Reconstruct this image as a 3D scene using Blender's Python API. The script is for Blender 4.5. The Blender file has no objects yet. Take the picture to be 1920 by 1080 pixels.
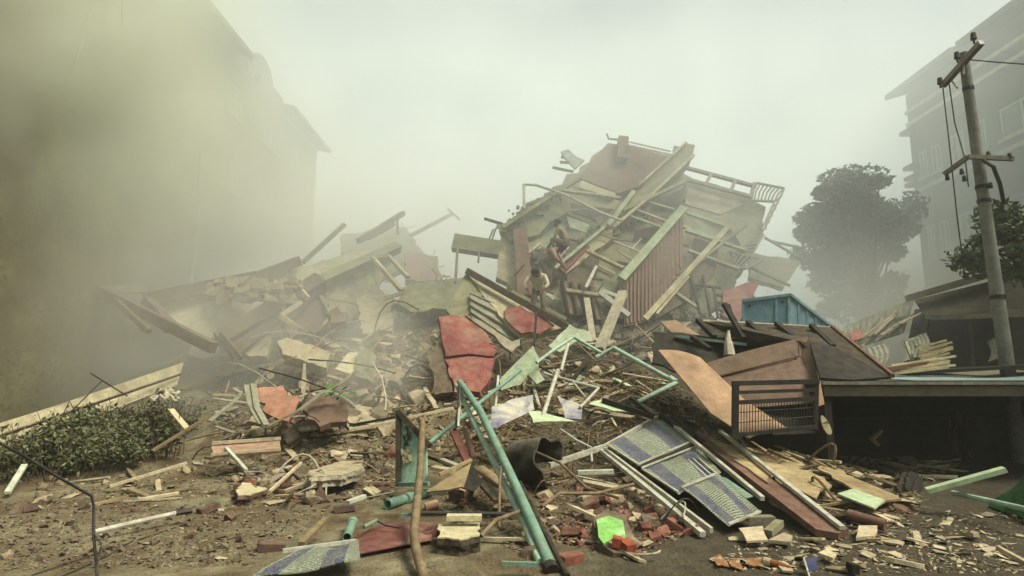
import bpy, bmesh, math, random
from mathutils import Vector, Matrix, noise as mnoise
random.seed(7)
R = math.radians
scene = bpy.context.scene
COL = scene.collection

# ------------------------------------------------------------------ camera, sky, sun, exposure
F = 1100.0                      # focal length in pixels of a 1920 wide frame
PITCH = math.atan(160 / F)
CAM = Vector((0, 0, 1.6))
cd = bpy.data.cameras.new('camera'); cam = bpy.data.objects.new('camera', cd); COL.objects.link(cam)
cam.location = CAM; cam.rotation_euler = (R(90) + PITCH, 0, 0)
cd.sensor_width = 36; cd.lens = 36 * F / 1920; cd.clip_start = 0.05; cd.clip_end = 600
scene.camera = cam

SUN_EL, SUN_AZ = R(54), R(118)    # high, over the camera's right shoulder, softened by the dust
w = bpy.data.worlds.new('World'); scene.world = w; w.use_nodes = True
nt = w.node_tree; nt.nodes.clear()
sky = nt.nodes.new('ShaderNodeTexSky'); sky.sky_type = 'NISHITA'; sky.sun_disc = False
sky.sun_elevation = SUN_EL; sky.sun_rotation = SUN_AZ; sky.dust_density = 3.0; sky.air_density = 2.0; sky.ozone_density = 1.0
hs = nt.nodes.new('ShaderNodeHueSaturation'); hs.inputs['Saturation'].default_value = 0.12
tint = nt.nodes.new('ShaderNodeMix'); tint.data_type = 'RGBA'; tint.blend_type = 'MULTIPLY'; tint.inputs[0].default_value = 1.0
tint.inputs[7].default_value = (0.87, 1.0, 0.955, 1)
bg = nt.nodes.new('ShaderNodeBackground'); bg.inputs['Strength'].default_value = 0.062
ow = nt.nodes.new('ShaderNodeOutputWorld')
nt.links.new(sky.outputs[0], hs.inputs['Color']); nt.links.new(hs.outputs[0], tint.inputs[6])
nt.links.new(tint.outputs[2], bg.inputs['Color']); nt.links.new(bg.outputs[0], ow.inputs['Surface'])

sl = bpy.data.lights.new('sun', 'SUN'); sl.energy = 3.2; sl.angle = R(24); sl.color = (1.0, 0.935, 0.81)
so = bpy.data.objects.new('sun', sl); COL.objects.link(so)
so.rotation_euler = (R(90) - SUN_EL, 0, math.pi - SUN_AZ)

scene.view_settings.view_transform = 'Standard'; scene.view_settings.look = 'None'
scene.view_settings.exposure = 0.9; scene.view_settings.gamma = 1.0; scene.view_settings.use_curve_mapping = False
cy = scene.cycles
cy.max_bounces = 6; cy.diffuse_bounces = 3; cy.glossy_bounces = 2; cy.transmission_bounces = 2
cy.volume_bounces = 4; cy.transparent_max_bounces = 12
cy.use_denoising = True
cy.volume_step_rate = 1.0; cy.volume_max_steps = 128
cy.sample_clamp_indirect = 4.0

# ------------------------------------------------------------------ geometry helpers
FWD = Vector((0, math.cos(PITCH), math.sin(PITCH))); UP = Vector((0, -math.sin(PITCH), math.cos(PITCH))); RT = Vector((1, 0, 0))
def smooth(a, b, x):
    t = max(0.0, min(1.0, (x - a) / (b - a))); return t * t * (3 - 2 * t)
def fbm(x, y, s, o=3, seed=0.0):
    v, a = 0.0, 1.0
    for i in range(o):
        v += a * mnoise.noise(Vector((x * s + seed, y * s - seed, seed * .37 + i * 3.1))); s *= 2.1; a *= .5
    return v
def terrain(x, y):
    """height of dirt and settled rubble: flat street in front, the heap rising behind"""
    y0 = 9.7 + 2.6 * smooth(-3.0, -7.5, x) + 1.2 * smooth(3.0, 5.2, x)
    t = y - y0
    h = 0.0
    if t > 0:
        h = 0.40 * t if t < 9 else 3.6 + (t - 9) * .1
        h *= smooth(0, 1.2, t) * .6 + .4
        h *= smooth(-14.5, -9.0, x) * (1 - smooth(4.2, 7.5, x))
        h *= 1 - smooth(22, 30, y)
        h += smooth(.3, 3, t) * .34 * fbm(x, y, .55, 3, 5.1) * smooth(-14.5, -10, x) * (1 - smooth(5.5, 8, x))
    h += .42 * math.exp(-((x - 3.7) / 1.5) ** 2 - ((y - 9.0) / 1.15) ** 2)        # splinter bank on the right
    h += .12 * math.exp(-((x - 1.0) / 1.3) ** 2 - ((y - 8.3) / .9) ** 2)          # brick heap under the sign boards
    h += .25 * math.exp(-((x + 7.2) / 2.2) ** 2 - ((y - 10.6) / .8) ** 2)         # bank below the hedge
    if t > 0: h += smooth(.2, 2.5, t) * (.13 * abs(fbm(x, y, 1.9, 3, 3.3)) + .05 * fbm(x, y, 5.5, 2, 8.8)) * smooth(-14.5, -10, x) * (1 - smooth(5.0, 7, x))
    h += .022 * fbm(x, y, .9, 2, 1.7) + .010 * fbm(x, y, 4.0, 2, 9.2)
    return h
def ray(px, py):
    return FWD + RT * ((px - 960) / F) + UP * ((540 - py) / F)
def hit(px, py, lift=0.0):
    d = ray(px, py); d = d / d.y
    y, step = 2.5, .12
    while y < 60:
        p = CAM + d * y
        if p.z < terrain(p.x, p.y):
            lo, hi = y - step, y
            for _ in range(10):
                m = (lo + hi) / 2; p = CAM + d * m
                if p.z < terrain(p.x, p.y): hi = m
                else: lo = m
            p = CAM + d * hi; p.z += lift; return p
        y += step
    return CAM + d * 60
def P(px, py, Y):
    """the place at distance Y that the picture point looks at, kept above the ground"""
    d = ray(px, py); p = CAM + d * (Y / d.y)
    if p.z < terrain(p.x, p.y) + .01:
        q = hit(px, py); return q + Vector((0, 0, .015))
    return p
def proj(p):
    v = p - CAM; z = v.dot(FWD)
    return 960 + F * v.x / z, 540 - F * v.dot(UP) / z

class MB:
    def __init__(s): s.v, s.f, s.uv, s.mi = [], [], {}, []
    def add(s, vs, fs):
        o = len(s.v); s.v += [Vector(p) for p in vs]; s.f += [tuple(i + o for i in f) for f in fs]; return o
    def hexa(s, c):                       # 8 corners: 0-3 one end, 4-7 the other
        s.add(c, [(0, 3, 2, 1), (4, 5, 6, 7), (0, 1, 5, 4), (1, 2, 6, 5), (2, 3, 7, 6), (3, 0, 4, 7)])
    def box(s, lo, hi):
        a, b = Vector(lo), Vector(hi)
        s.hexa([(a.x, a.y, a.z), (b.x, a.y, a.z), (b.x, b.y, a.z), (a.x, b.y, a.z), (a.x, a.y, b.z), (b.x, a.y, b.z), (b.x, b.y, b.z), (a.x, b.y, b.z)])
    def bar(s, a, b, wd, th, up=None, bend=0.0, seg=1, taper=1.0):
        a, b = Vector(a), Vector(b); d = (b - a).normalized()
        u = Vector(up) if up is not None else Vector((0, 0, 1))
        x = d.cross(u)
        if x.length < 1e-3: x = d.cross(Vector((1, 0, 0)))
        x.normalize(); z = x.cross(d).normalized()
        rings = []
        for i in range(seg + 1):
            t = i / seg; k = 1 + (taper - 1) * t
            c = a.lerp(b, t) + z * (bend * 4 * t * (1 - t))
            rings.append([c - x * wd / 2 * k - z * th / 2, c + x * wd / 2 * k - z * th / 2, c + x * wd / 2 * k + z * th / 2, c - x * wd / 2 * k + z * th / 2])
        o = len(s.v)
        for r in rings: s.v += r
        s.f.append((o + 3, o + 2, o + 1, o)); e = o + 4 * seg; s.f.append((e, e + 1, e + 2, e + 3))
        for i in range(seg):
            q = o + 4 * i
            for k in range(4): s.f.append((q + k, q + (k + 1) % 4, q + 4 + (k + 1) % 4, q + 4 + k))
    def tube(s, pts, r, n=8, r2=None, cap=True):
        pts = [Vector(p) for p in pts]; m = len(pts); o = len(s.v)
        prev = None
        for i, p in enumerate(pts):
            d = (pts[min(i + 1, m - 1)] - pts[max(i - 1, 0)]).normalized()
            if prev is None:
                x = d.cross(Vector((0, 0, 1)));  x = x if x.length > 1e-3 else d.cross(Vector((1, 0, 0)))
            else: x = prev - d * prev.dot(d)
            x.normalize(); prev = x; y = d.cross(x)
            rr = r if r2 is None else r + (r2 - r) * i / (m - 1)
            for k in range(n):
                a = 2 * math.pi * k / n; s.v.append(p + x * math.cos(a) * rr + y * math.sin(a) * rr)
        for i in range(m - 1):
            for k in range(n):
                a = o + i * n + k; b = o + i * n + (k + 1) % n; s.f.append((a, b, b + n, a + n))
        if cap: s.f.append(tuple(o + k for k in range(n))[::-1]); s.f.append(tuple(o + (m - 1) * n + k for k in range(n)))
    def pipe(s, pts, r, wall, n=12):      # an open, hollow pipe
        pts = [Vector(p) for p in pts]; o0 = len(s.f)
        s.tube(pts, r, n, cap=False); a = len(s.v) - n * len(pts); b = len(s.v)
        s.tube(pts, r - wall, n, cap=False); k0 = len(s.f) - n * (len(pts) - 1)
        for i in range(k0, len(s.f)): s.f[i] = s.f[i][::-1]
        for e in (0, len(pts) - 1):
            for k in range(n):
                q = (a + e * n + k, a + e * n + (k + 1) % n, b + e * n + (k + 1) % n, b + e * n + k)
                s.f.append(q if e else q[::-1])
    def panel(s, poly, th, away=True, back=None):
        """a slab: the outline is its near face, the thickness goes away from the camera (or along back)"""
        poly = [Vector(p) for p in poly]; n = Vector((0, 0, 0))
        for i in range(len(poly)):
            a, b = poly[i], poly[(i + 1) % len(poly)]; n += a.cross(b)
        n.normalize(); c = sum(poly, Vector()) / len(poly)
        if back is not None: n = Vector(back).normalized()
        elif n.dot(c - CAM) < 0: n = -n
        o = len(s.v); m = len(poly)
        s.v += poly + [p + n * th for p in poly]
        f = tuple(range(o, o + m)); g = tuple(range(o + m, o + 2 * m))
        nn = Vector((0, 0, 0))
        for i in range(m): nn += poly[i].cross(poly[(i + 1) % m])
        flip = nn.dot(n) > 0
        s.f.append(f[::-1] if flip else f); s.f.append(g if flip else g[::-1])
        for i in range(m):
            q = (o + i, o + (i + 1) % m, o + m + (i + 1) % m, o + m + i); s.f.append(q if flip else q[::-1])
    def grid(s, fn, nu, nv, th=0.004, uv=True):
        """a sheet fn(u,v) given thickness by offsetting a back copy along the local normal"""
        pts = [[Vector(fn(i / nu, j / nv)) for j in range(nv + 1)] for i in range(nu + 1)]
        o = len(s.v); W = nv + 1; N = (nu + 1) * W
        nor = []
        for i in range(nu + 1):
            for j in range(nv + 1):
                a = pts[min(i + 1, nu)][j] - pts[max(i - 1, 0)][j]; b = pts[i][min(j + 1, nv)] - pts[i][max(j - 1, 0)]
                n = a.cross(b); n = n.normalized() if n.length > 0 else Vector((0, 0, 1)); nor.append(n)
        fl = [pts[i][j] for i in range(nu + 1) for j in range(nv + 1)]
        s.v += fl + [p - n * th for p, n in zip(fl, nor)]
        for i in range(nu):
            for j in range(nv):
                a = o + i * W + j; q = (a, a + W, a + W + 1, a + 1)
                for t in (q, tuple(x + N for x in q[::-1])): s.f.append(t)
        def edge(a, b): s.f.append((a, b, b + N, a + N))
        for i in range(nu): edge(o + i * W, o + (i + 1) * W)[0:0] if False else s.f.append((o + (i + 1) * W, o + i * W, o + i * W + N, o + (i + 1) * W + N))
        for i in range(nu): s.f.append((o + i * W + nv, o + (i + 1) * W + nv, o + (i + 1) * W + nv + N, o + i * W + nv + N))
        for j in range(nv): s.f.append((o + j, o + j + 1, o + j + 1 + N, o + j + N))
        for j in range(nv): s.f.append((o + nu * W + j + 1, o + nu * W + j, o + nu * W + j + N, o + nu * W + j + 1 + N))
        for i in range(nu + 1):
            for j in range(nv + 1):
                k = o + i * W + j; s.uv[k] = (i / nu, j / nv); s.uv[k + N] = (i / nu, j / nv)

ORG = {}
def mesh_from(mb, name, org):
    me = bpy.data.meshes.new(name)
    me.from_pydata([tuple(p - org) for p in mb.v], [], mb.f)
    if mb.uv:
        l = me.uv_layers.new(name='UVMap')
        for lp in me.loops: l.data[lp.index].uv = mb.uv.get(lp.vertex_index, (0, 0))
    me.update()
    return me
def build(name, mb, mat, parent=None, sm=False, org=None):
    if org is None:
        xs = [p.x for p in mb.v]; ys = [p.y for p in mb.v]; zs = [p.z for p in mb.v]
        org = Vector(((min(xs) + max(xs)) / 2, (min(ys) + max(ys)) / 2, min(zs)))
    me = mesh_from(mb, name, org)
    for m in (mat if isinstance(mat, (list, tuple)) else [mat]): me.materials.append(m)
    if len(mb.mi) == len(me.polygons):
        me.polygons.foreach_set('material_index', mb.mi)
    if sm:
        me.polygons.foreach_set('use_smooth', [True] * len(me.polygons))
        if sm == 'auto':
            try: me.set_sharp_from_angle(angle=R(40))
            except Exception: pass
    o = bpy.data.objects.new(name, me); COL.objects.link(o); ORG[o.name] = org
    if parent is not None: o.parent = parent; o.location = org - ORG[parent.name]
    else: o.location = org
    return o
def empty(name, loc):
    o = bpy.data.objects.new(name, None); COL.objects.link(o); o.location = loc; o.empty_display_size = .2
    ORG[o.name] = Vector(loc); return o
def tag(o, label=None, cat=None, group=None, kind=None):
    if label: o['label'] = label
    if cat: o['category'] = cat
    if group: o['group'] = group
    if kind: o['kind'] = kind
    return o
def jag(poly, amp, step, keep=(), seed=1):
    """break the outline of a 3-D polygon: edges not in keep get random teeth"""
    rnd = random.Random(seed); out = []; m = len(poly)
    c = sum((Vector(p) for p in poly), Vector()) / m
    for i in range(m):
        a, b = Vector(poly[i]), Vector(poly[(i + 1) % m]); out.append(a)
        if i in keep: continue
        n = int((b - a).length / step)
        for k in range(1, n):
            t = (k + rnd.uniform(-.3, .3)) / n; p = a.lerp(b, t); inw = (c - p).normalized()
            out.append(p + inw * rnd.uniform(-amp * .5, amp))
    return out

# ------------------------------------------------------------------ materials
def lin(h):
    h = h.lstrip('#'); o = []
    for i in (0, 2, 4):
        c = int(h[i:i + 2], 16) / 255; o.append(c / 12.92 if c <= .04045 else ((c + .055) / 1.055) ** 2.4)
    return tuple(o) + (1,)
class NT:
    def __init__(s, m): s.t = m.node_tree; s.n = s.t.nodes; s.l = s.t.links
    def new(s, typ, **kw):
        n = s.n.new(typ)
        for k, v in kw.items():
            if k.startswith('i_'):
                n.inputs[k[2:].replace('_', ' ')].default_value = v
            else: setattr(n, k, v)
        return n
    def link(s, a, b): s.l.new(a, b)
    def mix(s, fac, a, b, blend='MIX'):
        n = s.n.new('ShaderNodeMix'); n.data_type = 'RGBA'; n.blend_type = blend
        for sock, v in ((n.inputs[0], fac), (n.inputs[6], a), (n.inputs[7], b)):
            if hasattr(v, 'is_output'): s.l.new(v, sock)
            else: sock.default_value = v
        return n.outputs[2]
    def ramp(s, src, a, b, ca=(0, 0, 0, 1), cb=(1, 1, 1, 1)):
        n = s.n.new('ShaderNodeValToRGB'); e = n.color_ramp.elements
        e[0].position = a; e[0].color = ca; e[1].position = b; e[1].color = cb; s.l.new(src, n.inputs[0]); return n.outputs[0]
    def noise(s, co, sc, det=4, rough=.6, dist=0):
        n = s.n.new('ShaderNodeTexNoise'); n.inputs['Scale'].default_value = sc; n.inputs['Detail'].default_value = det
        n.inputs['Roughness'].default_value = rough; n.inputs['Distortion'].default_value = dist
        s.l.new(co, n.inputs['Vector']); return n.outputs[0]
MATS = {}
DUST = (0.34, 0.29, 0.19, 1)
def M(name, col, rough=.85, var=.35, scale=3.0, fine=40.0, dust=.35, bump=.35, metal=0.0, stain=None, stain_amt=.35, bscale=None, obj_rand=.0, stretch=None, speck=.55, isl=0):
    """worn, dusty surface: base colour with blotches, grain, settled dust on faces that look up, fine relief"""
    if name in MATS: return MATS[name]
    m = bpy.data.materials.new(name); m.use_nodes = True; t = NT(m)
    p = t.n['Principled BSDF']; p.inputs['Roughness'].default_value = rough; p.inputs['Metallic'].default_value = metal
    p.inputs['Specular IOR Level'].default_value = .25
    c = lin(col) if isinstance(col, str) else col
    geo = t.new('ShaderNodeNewGeometry'); co = geo.outputs['Position']
    if stretch:
        tc = t.new('ShaderNodeTexCoord'); mp = t.new('ShaderNodeMapping'); mp.inputs['Scale'].default_value = stretch
        t.link(tc.outputs['Object'], mp.inputs[0]); co = mp.outputs[0]
    n1 = t.noise(co, scale, 5, .65); n2 = t.noise(co, fine, 3, .7)
    dark = tuple(x * (1 - var) for x in c[:3]) + (1,); lite = tuple(min(1, x * (1 + var * .7)) for x in c[:3]) + (1,)
    base = t.ramp(n1, .3, .7, dark, lite)
    g = t.ramp(n2, .25, .75, (1 - var * .6,) * 3 + (1,), (1 + var * .3,) * 3 + (1,))
    base = t.mix(1.0, base, g, 'MULTIPLY')
    if speck:
        n4 = t.noise(geo.outputs['Position'], fine * 2.2, 2, .6); base = t.mix(t.ramp(n4, .56, .68), base, tuple(x * (1 - speck) for x in c[:3]) + (1,))
        n5 = t.noise(geo.outputs['Position'], scale * 2.7, 7, .75, .4); g5 = t.ramp(n5, .34, .62, (1 - speck * .75,) * 3 + (1,), (1.06, 1.05, 1.02, 1)); base = t.mix(1.0, base, g5, 'MULTIPLY')
    if isl:
        mi = t.new('ShaderNodeMapRange'); mi.inputs[3].default_value = 1 - isl; mi.inputs[4].default_value = 1 + isl
        t.link(geo.outputs['Random Per Island'], mi.inputs[0]); base = t.mix(1.0, base, mi.outputs[0], 'MULTIPLY')
    if stain:
        n3 = t.noise(co, scale * .55, 6, .7, .6); base = t.mix(t.ramp(n3, .62 - stain_amt * .4, .78 - stain_amt * .3), base, lin(stain))
    if obj_rand:
        oi = t.new('ShaderNodeObjectInfo'); mr = t.new('ShaderNodeMapRange'); mr.inputs[3].default_value = 1 - obj_rand; mr.inputs[4].default_value = 1 + obj_rand
        t.link(oi.outputs['Random'], mr.inputs[0]); base = t.mix(1.0, base, mr.outputs[0], 'MULTIPLY')
    if dust > 0:
        sx = t.new('ShaderNodeSeparateXYZ'); t.link(geo.outputs['Normal'], sx.inputs[0])
        nd = t.noise(geo.outputs['Position'], 6.0, 5, .7)
        mm = t.new('ShaderNodeMath', operation='MULTIPLY'); mm2 = t.new('ShaderNodeMath', operation='MULTIPLY_ADD')
        t.link(sx.outputs[2], mm2.inputs[0]); mm2.inputs[1].default_value = .55; mm2.inputs[2].default_value = .35; mm2.use_clamp = True
        t.link(mm2.outputs[0], mm.inputs[0]); t.link(t.ramp(nd, .35, .65), mm.inputs[1])
        mm3 = t.new('ShaderNodeMath', operation='MULTIPLY'); t.link(mm.outputs[0], mm3.inputs[0]); mm3.inputs[1].default_value = dust
        base = t.mix(mm3.outputs[0], base, DUST)
    t.link(base, p.inputs['Base Color'])
    if bump:
        b = t.new('ShaderNodeBump'); b.inputs['Strength'].default_value = bump; b.inputs['Distance'].default_value = .02
        nb = t.noise(co, bscale or 22, 5, .7); t.link(nb, b.inputs['Height']); t.link(b.outputs[0], p.inputs['Normal'])
    MATS[name] = m; return m

def darken_right(m):
    # the right half of the street is darker: a blend between two soil tones with a ragged border
    t = NT(m); p = t.n['Principled BSDF']; src = p.inputs['Base Color'].links[0].from_socket
    geo = t.new('ShaderNodeNewGeometry'); sx = t.new('ShaderNodeSeparateXYZ'); t.link(geo.outputs['Position'], sx.inputs[0])
    n = t.noise(geo.outputs['Position'], 1.1, 5, .65); ma = t.new('ShaderNodeMath', operation='MULTIPLY_ADD'); t.link(n, ma.inputs[0]); ma.inputs[1].default_value = 2.6; t.link(sx.outputs[0], ma.inputs[2])
    mr = t.new('ShaderNodeMapRange', interpolation_type='SMOOTHSTEP'); mr.inputs[1].default_value = .9; mr.inputs[2].default_value = 2.9; mr.inputs[3].default_value = 0; mr.inputs[4].default_value = .86; t.link(ma.outputs[0], mr.inputs[0])
    n2 = t.noise(geo.outputs['Position'], 9, 5, .7); soil = t.ramp(n2, .3, .7, (.024, .019, .011, 1), (.058, .047, .026, 1))
    t.link(t.mix(mr.outputs[0], src, soil), p.inputs['Base Color'])
def tex_print(name, blue, pale):
    """printed board: blue bands, pale field with rows of worn dark print (colour only; the boards are geometry)"""
    m = bpy.data.materials.new(name); m.use_nodes = True; t = NT(m); p = t.n['Principled BSDF']; p.inputs['Roughness'].default_value = .6
    uv = t.new('ShaderNodeUVMap'); sx = t.new('ShaderNodeSeparateXYZ'); t.link(uv.outputs[0], sx.inputs[0])
    geo = t.new('ShaderNodeNewGeometry')
    def band(a, b):
        r = t.new('ShaderNodeValToRGB'); r.color_ramp.interpolation = 'CONSTANT'
        e = r.color_ramp.elements; e[0].position = 0; e[0].color = (0, 0, 0, 1); e[1].position = a; e[1].color = (1, 1, 1, 1)
        x = e.new(b); x.color = (0, 0, 0, 1); t.link(sx.outputs[0], r.inputs[0]); return r.outputs[0]
    b1 = band(.05, .27); b2 = band(.63, .85)
    mx = t.new('ShaderNodeMath', operation='MAXIMUM'); t.link(b1, mx.inputs[0]); t.link(b2, mx.inputs[1])
    mp = t.new('ShaderNodeMapping'); mp.inputs['Scale'].default_value = (34, 40, 1); t.link(uv.outputs[0], mp.inputs[0])
    nz = t.noise(mp.outputs[0], 1.0, 3, .8)
    wv = t.new('ShaderNodeTexWave'); wv.bands_direction = 'Y'; wv.inputs['Scale'].default_value = 7.5; wv.inputs['Distortion'].default_value = .4; t.link(uv.outputs[0], wv.inputs['Vector'])
    rows = t.ramp(wv.outputs[0], .12, .30)
    ink = t.new('ShaderNodeMath', operation='MULTIPLY'); t.link(t.ramp(nz, .42, .47), ink.inputs[0]); t.link(rows, ink.inputs[1])
    palec = t.mix(ink.outputs[0], lin(pale), (.02, .025, .018, 1))
    mp2 = t.new('ShaderNodeMapping'); mp2.inputs['Scale'].default_value = (40, 90, 1); t.link(uv.outputs[0], mp2.inputs[0])
    nz2 = t.noise(mp2.outputs[0], 1.0, 2, .8)
    bluec = t.mix(t.ramp(nz2, .54, .60), lin(blue), (.20, .21, .21, 1))
    c = t.mix(mx.outputs[0], palec, bluec)
    nd = t.noise(geo.outputs['Position'], 5, 6, .75); c = t.mix(t.ramp(nd, .46, .72), c, (.12, .115, .08, 1))
    nd2 = t.noise(geo.outputs['Position'], 60, 2, .7); c = t.mix(t.ramp(nd2, .60, .66), c, (.30, .29, .20, 1))
    t.link(c, p.inputs['Base Color'])
    b = t.new('ShaderNodeBump'); b.inputs['Strength'].default_value = .25; t.link(nd2, b.inputs['Height']); t.link(b.outputs[0], p.inputs['Normal'])
    return m

m_dirt = M('dirt', (.23, .198, .112, 1), .95, .42, 1.6, 34, 0, 1.0, stain='#54422b', stain_amt=.5, bscale=30)
def pebbly(m):
    t = NT(m); p = t.n['Principled BSDF']; src = p.inputs['Base Color'].links[0].from_socket; geo = t.new('ShaderNodeNewGeometry')
    v = t.new('ShaderNodeTexVoronoi'); v.inputs['Scale'].default_value = 26; v.inputs['Randomness'].default_value = 1; t.link(geo.outputs['Position'], v.inputs['Vector'])
    sx = t.new('ShaderNodeSeparateXYZ'); t.link(v.outputs['Color'], sx.inputs[0])
    lit = t.ramp(sx.outputs[0], .35, 1.0, (.62, .60, .55, 1), (1.5, 1.45, 1.35, 1)); near = t.ramp(v.outputs['Distance'], .25, .5, (1, 1, 1, 1), (0, 0, 0, 1))
    n = t.noise(geo.outputs['Position'], 3.0, 4, .7); am = t.new('ShaderNodeMath', operation='MULTIPLY'); t.link(near, am.inputs[0]); t.link(t.ramp(n, .42, .62), am.inputs[1])
    c = t.mix(am.outputs[0], src, t.mix(1.0, src, lit, 'MULTIPLY')); t.link(c, p.inputs['Base Color'])
    b = p.inputs['Normal'].links[0].from_node; b2 = t.new('ShaderNodeBump'); b2.inputs['Strength'].default_value = .8; b2.inputs['Distance'].default_value = .03
    iv = t.new('ShaderNodeMath', operation='SUBTRACT'); iv.inputs[0].default_value = 1; t.link(v.outputs['Distance'], iv.inputs[1]); mu = t.new('ShaderNodeMath', operation='MULTIPLY'); t.link(iv.outputs[0], mu.inputs[0]); t.link(t.ramp(n, .42, .62), mu.inputs[1])
    t.link(mu.outputs[0], b2.inputs['Height']); t.link(b.outputs[0], b2.inputs['Normal']); t.link(b2.outputs[0], p.inputs['Normal'])
darken_right(m_dirt); pebbly(m_dirt)
m_conc = M('concrete', '#9a917c', .9, .3, 2, 30, .35, .6, stain='#6f6650')
m_concg = M('green_concrete', '#8b8a6a', .9, .3, 1.5, 25, .3, .6, stain='#6a6448')
m_plas = M('cream_plaster', '#b5ab88', .9, .25, 1.6, 30, .25, .45, stain='#7d7053', stain_amt=.3)
m_plasg = M('mint_plaster', '#a9b596', .9, .22, 1.6, 30, .2, .4, stain='#7f7d5e')
m_pink = M('pink_plaster', '#b08474', .9, .25, 1.2, 30, .25, .4, stain='#786650', stain_amt=.5)
m_mauve = M('mauve_plaster', '#7a5d4e', .9, .25, 1.2, 30, .2, .4, stain='#6b5a48')
m_red = M('red_painted_plaster', '#8c4a44', .9, .28, 2.4, 40, .30, .8, stain='#8a7058', stain_amt=.28)
m_brk = M('raw_broken_masonry', '#625340', .95, .5, 5, 25, .3, 1.0, stain='#4a3a2c', bscale=12)
m_cream = M('cream_tile', '#c4b991', .7, .18, 5, 60, .25, .3, stain='#8f7b4f', stain_amt=.2)
m_yel = M('pale_yellow_plaster', '#aea182', .9, .25, 4, 50, .25, .6, stain='#786848', stain_amt=.35)
m_brick = M('red_brick', '#7d4536', .95, .35, 9, 60, .3, .7, obj_rand=.35, stain='#5a3a30')
m_dbrick = M('brown_brick', '#5a4336', .95, .35, 9, 60, .3, .7, obj_rand=.3)
m_stone = M('rubble_chunk', '#7d6c52', .95, .35, 7, 40, .4, .8, obj_rand=.4, isl=.55)
m_stonel = M('pale_rubble_chunk', '#a39374', .95, .3, 7, 40, .3, .7, obj_rand=.3, isl=.4)
m_wood = M('splintered_wood', '#84714f', .9, .4, 3, 50, .3, .5, obj_rand=.4, isl=.5)
m_woodd = M('dark_wood', '#33291a', .9, .4, 3, 50, .15, .5, obj_rand=.4)
m_woodp = M('pale_wood', '#b9a988', .85, .25, 4, 50, .2, .4, obj_rand=.25)
m_ply = M('orange_plywood', '#a08060', .8, .22, 1.3, 30, .2, .3, stain='#6f543c', stain_amt=.35)
m_ply2 = M('brown_board', '#6a5142', .8, .25, 1.1, 30, .2, .3, stain='#54402f', stain_amt=.4)
m_gpipe = M('green_pipe_paint', '#6a917c', .5, .22, 4, 60, .28, .2, stain='#6f6a50', stain_amt=.22)
m_gpale = M('pale_green_paint', '#9db8a0', .55, .2, 4, 60, .2, .2, stain='#7d7f64', stain_amt=.2)
m_wmet = M('white_metal', '#b9b7a4', .5, .2, 5, 60, .25, .2, stain='#7d735c', stain_amt=.25)
m_grym = M('grey_metal', '#7b7866', .5, .3, 5, 50, .3, .25, stain='#5e4e3a', stain_amt=.4)
m_rust = M('rusty_conduit', '#7a6748', .7, .3, 6, 60, .2, .3, stain='#50402c', stain_amt=.4)
m_black = M('black_steel', '#1b1914', .5, .3, 8, 60, .18, .15)
m_dark = M('dark_boards_and_shade', '#1d1a12', .85, .35, 2, 40, .10, .3)  # near-black for dark boards and for the added shade panels
m_tin = M('grey_tin_sheet', '#8a8a74', .55, .25, 3, 40, .25, .2, stain='#5f5540', stain_amt=.4)
m_tingrn = M('torn_green_sheet', '#93a081', .7, .15, 2.5, 60, .12, .2, stain='#737a5c', stain_amt=.2)
m_blue = M('blue_tank_paint', '#6a8b92', .7, .2, 2, 40, .3, .25, stain='#48707a', stain_amt=.3)
m_bsheet = M('blue_grey_sheet', '#8aa19c', .45, .2, 2, 40, .25, .15)
m_pinkw = M('pink_wood', '#a08069', .85, .25, 4, 50, .2, .4)
m_rbrown = M('red_brown_sheet', '#6d302a', .65, .25, 3, 60, .2, .25, stain='#8a6a5a', stain_amt=.2)
m_rplank = M('red_brown_plank', '#6b4a3c', .85, .3, 4, 60, .2, .5)
m_lime = M('lime_paint', '#7bb558', .8, .2, 9, 60, .08, .5, stain='#a5c98a', stain_amt=.3)
m_gtarp = M('green_tarp', '#1f6a2c', .7, .3, 3, 30, .15, .4, stain='#12331a', stain_amt=.4)
m_paleg = M('pale_green_board', '#b3c49a', .7, .12, 3, 60, .15, .2)
m_navy = M('navy_card', '#1d2552', .6, .15, 5, 60, .12, .1)
m_cloth = M('pale_cloth', '#b0a890', .95, .2, 3, 40, .2, .3)
m_cloth2 = M('lilac_print_cloth', '#77758c', .9, .3, 4, 40, .2, .3, stain='#b5b09a', stain_amt=.45)
m_rub = M('tyre_rubber', '#2f2b22', .85, .3, 5, 40, .45, .3)
m_pole = M('pole_concrete', '#76766a', .9, .18, 1.2, 30, .1, .4)
m_bldl = M('stained_facade', '#7d7856', .95, .45, .22, 5, 0, .3, stain='#544c34', stain_amt=.6)
m_bldr = M('grey_facade', '#64675a', .95, .15, .3, 8, 0, .2, stain='#6f705a', stain_amt=.3)
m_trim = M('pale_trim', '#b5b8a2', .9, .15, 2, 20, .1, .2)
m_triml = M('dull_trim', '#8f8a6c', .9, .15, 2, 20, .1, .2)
m_roofd = M('dark_roof', '#4e4c3c', .9, .25, 1, 15, .15, .3)
m_glass = M('dim_glass', '#6e7464', .25, .2, 1, 5, .1, 0)
m_bark = M('bark', '#4a3f2c', .95, .3, 6, 40, .2, .6)
m_leaf = M('tree_leaf', (.050, .070, .026, 1), .8, .4, 1.5, 20, .22, 0, isl=.5, speck=0)
m_leafh = M('hedge_leaf', (.080, .090, .032, 1), .8, .45, 2.5, 30, .35, 0, isl=.7, speck=0)
m_leafn = M('near_tree_leaf', (.06, .09, .03, 1), .7, .4, 2, 30, .2, 0, isl=.5, speck=0)
m_skin = M('skin', '#6d4c36', .7, .1, 5, 40, .2, 0)
m_shirt = M('cream_shirt', '#c9c0a2', .9, .12, 5, 40, .1, .2)
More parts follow.
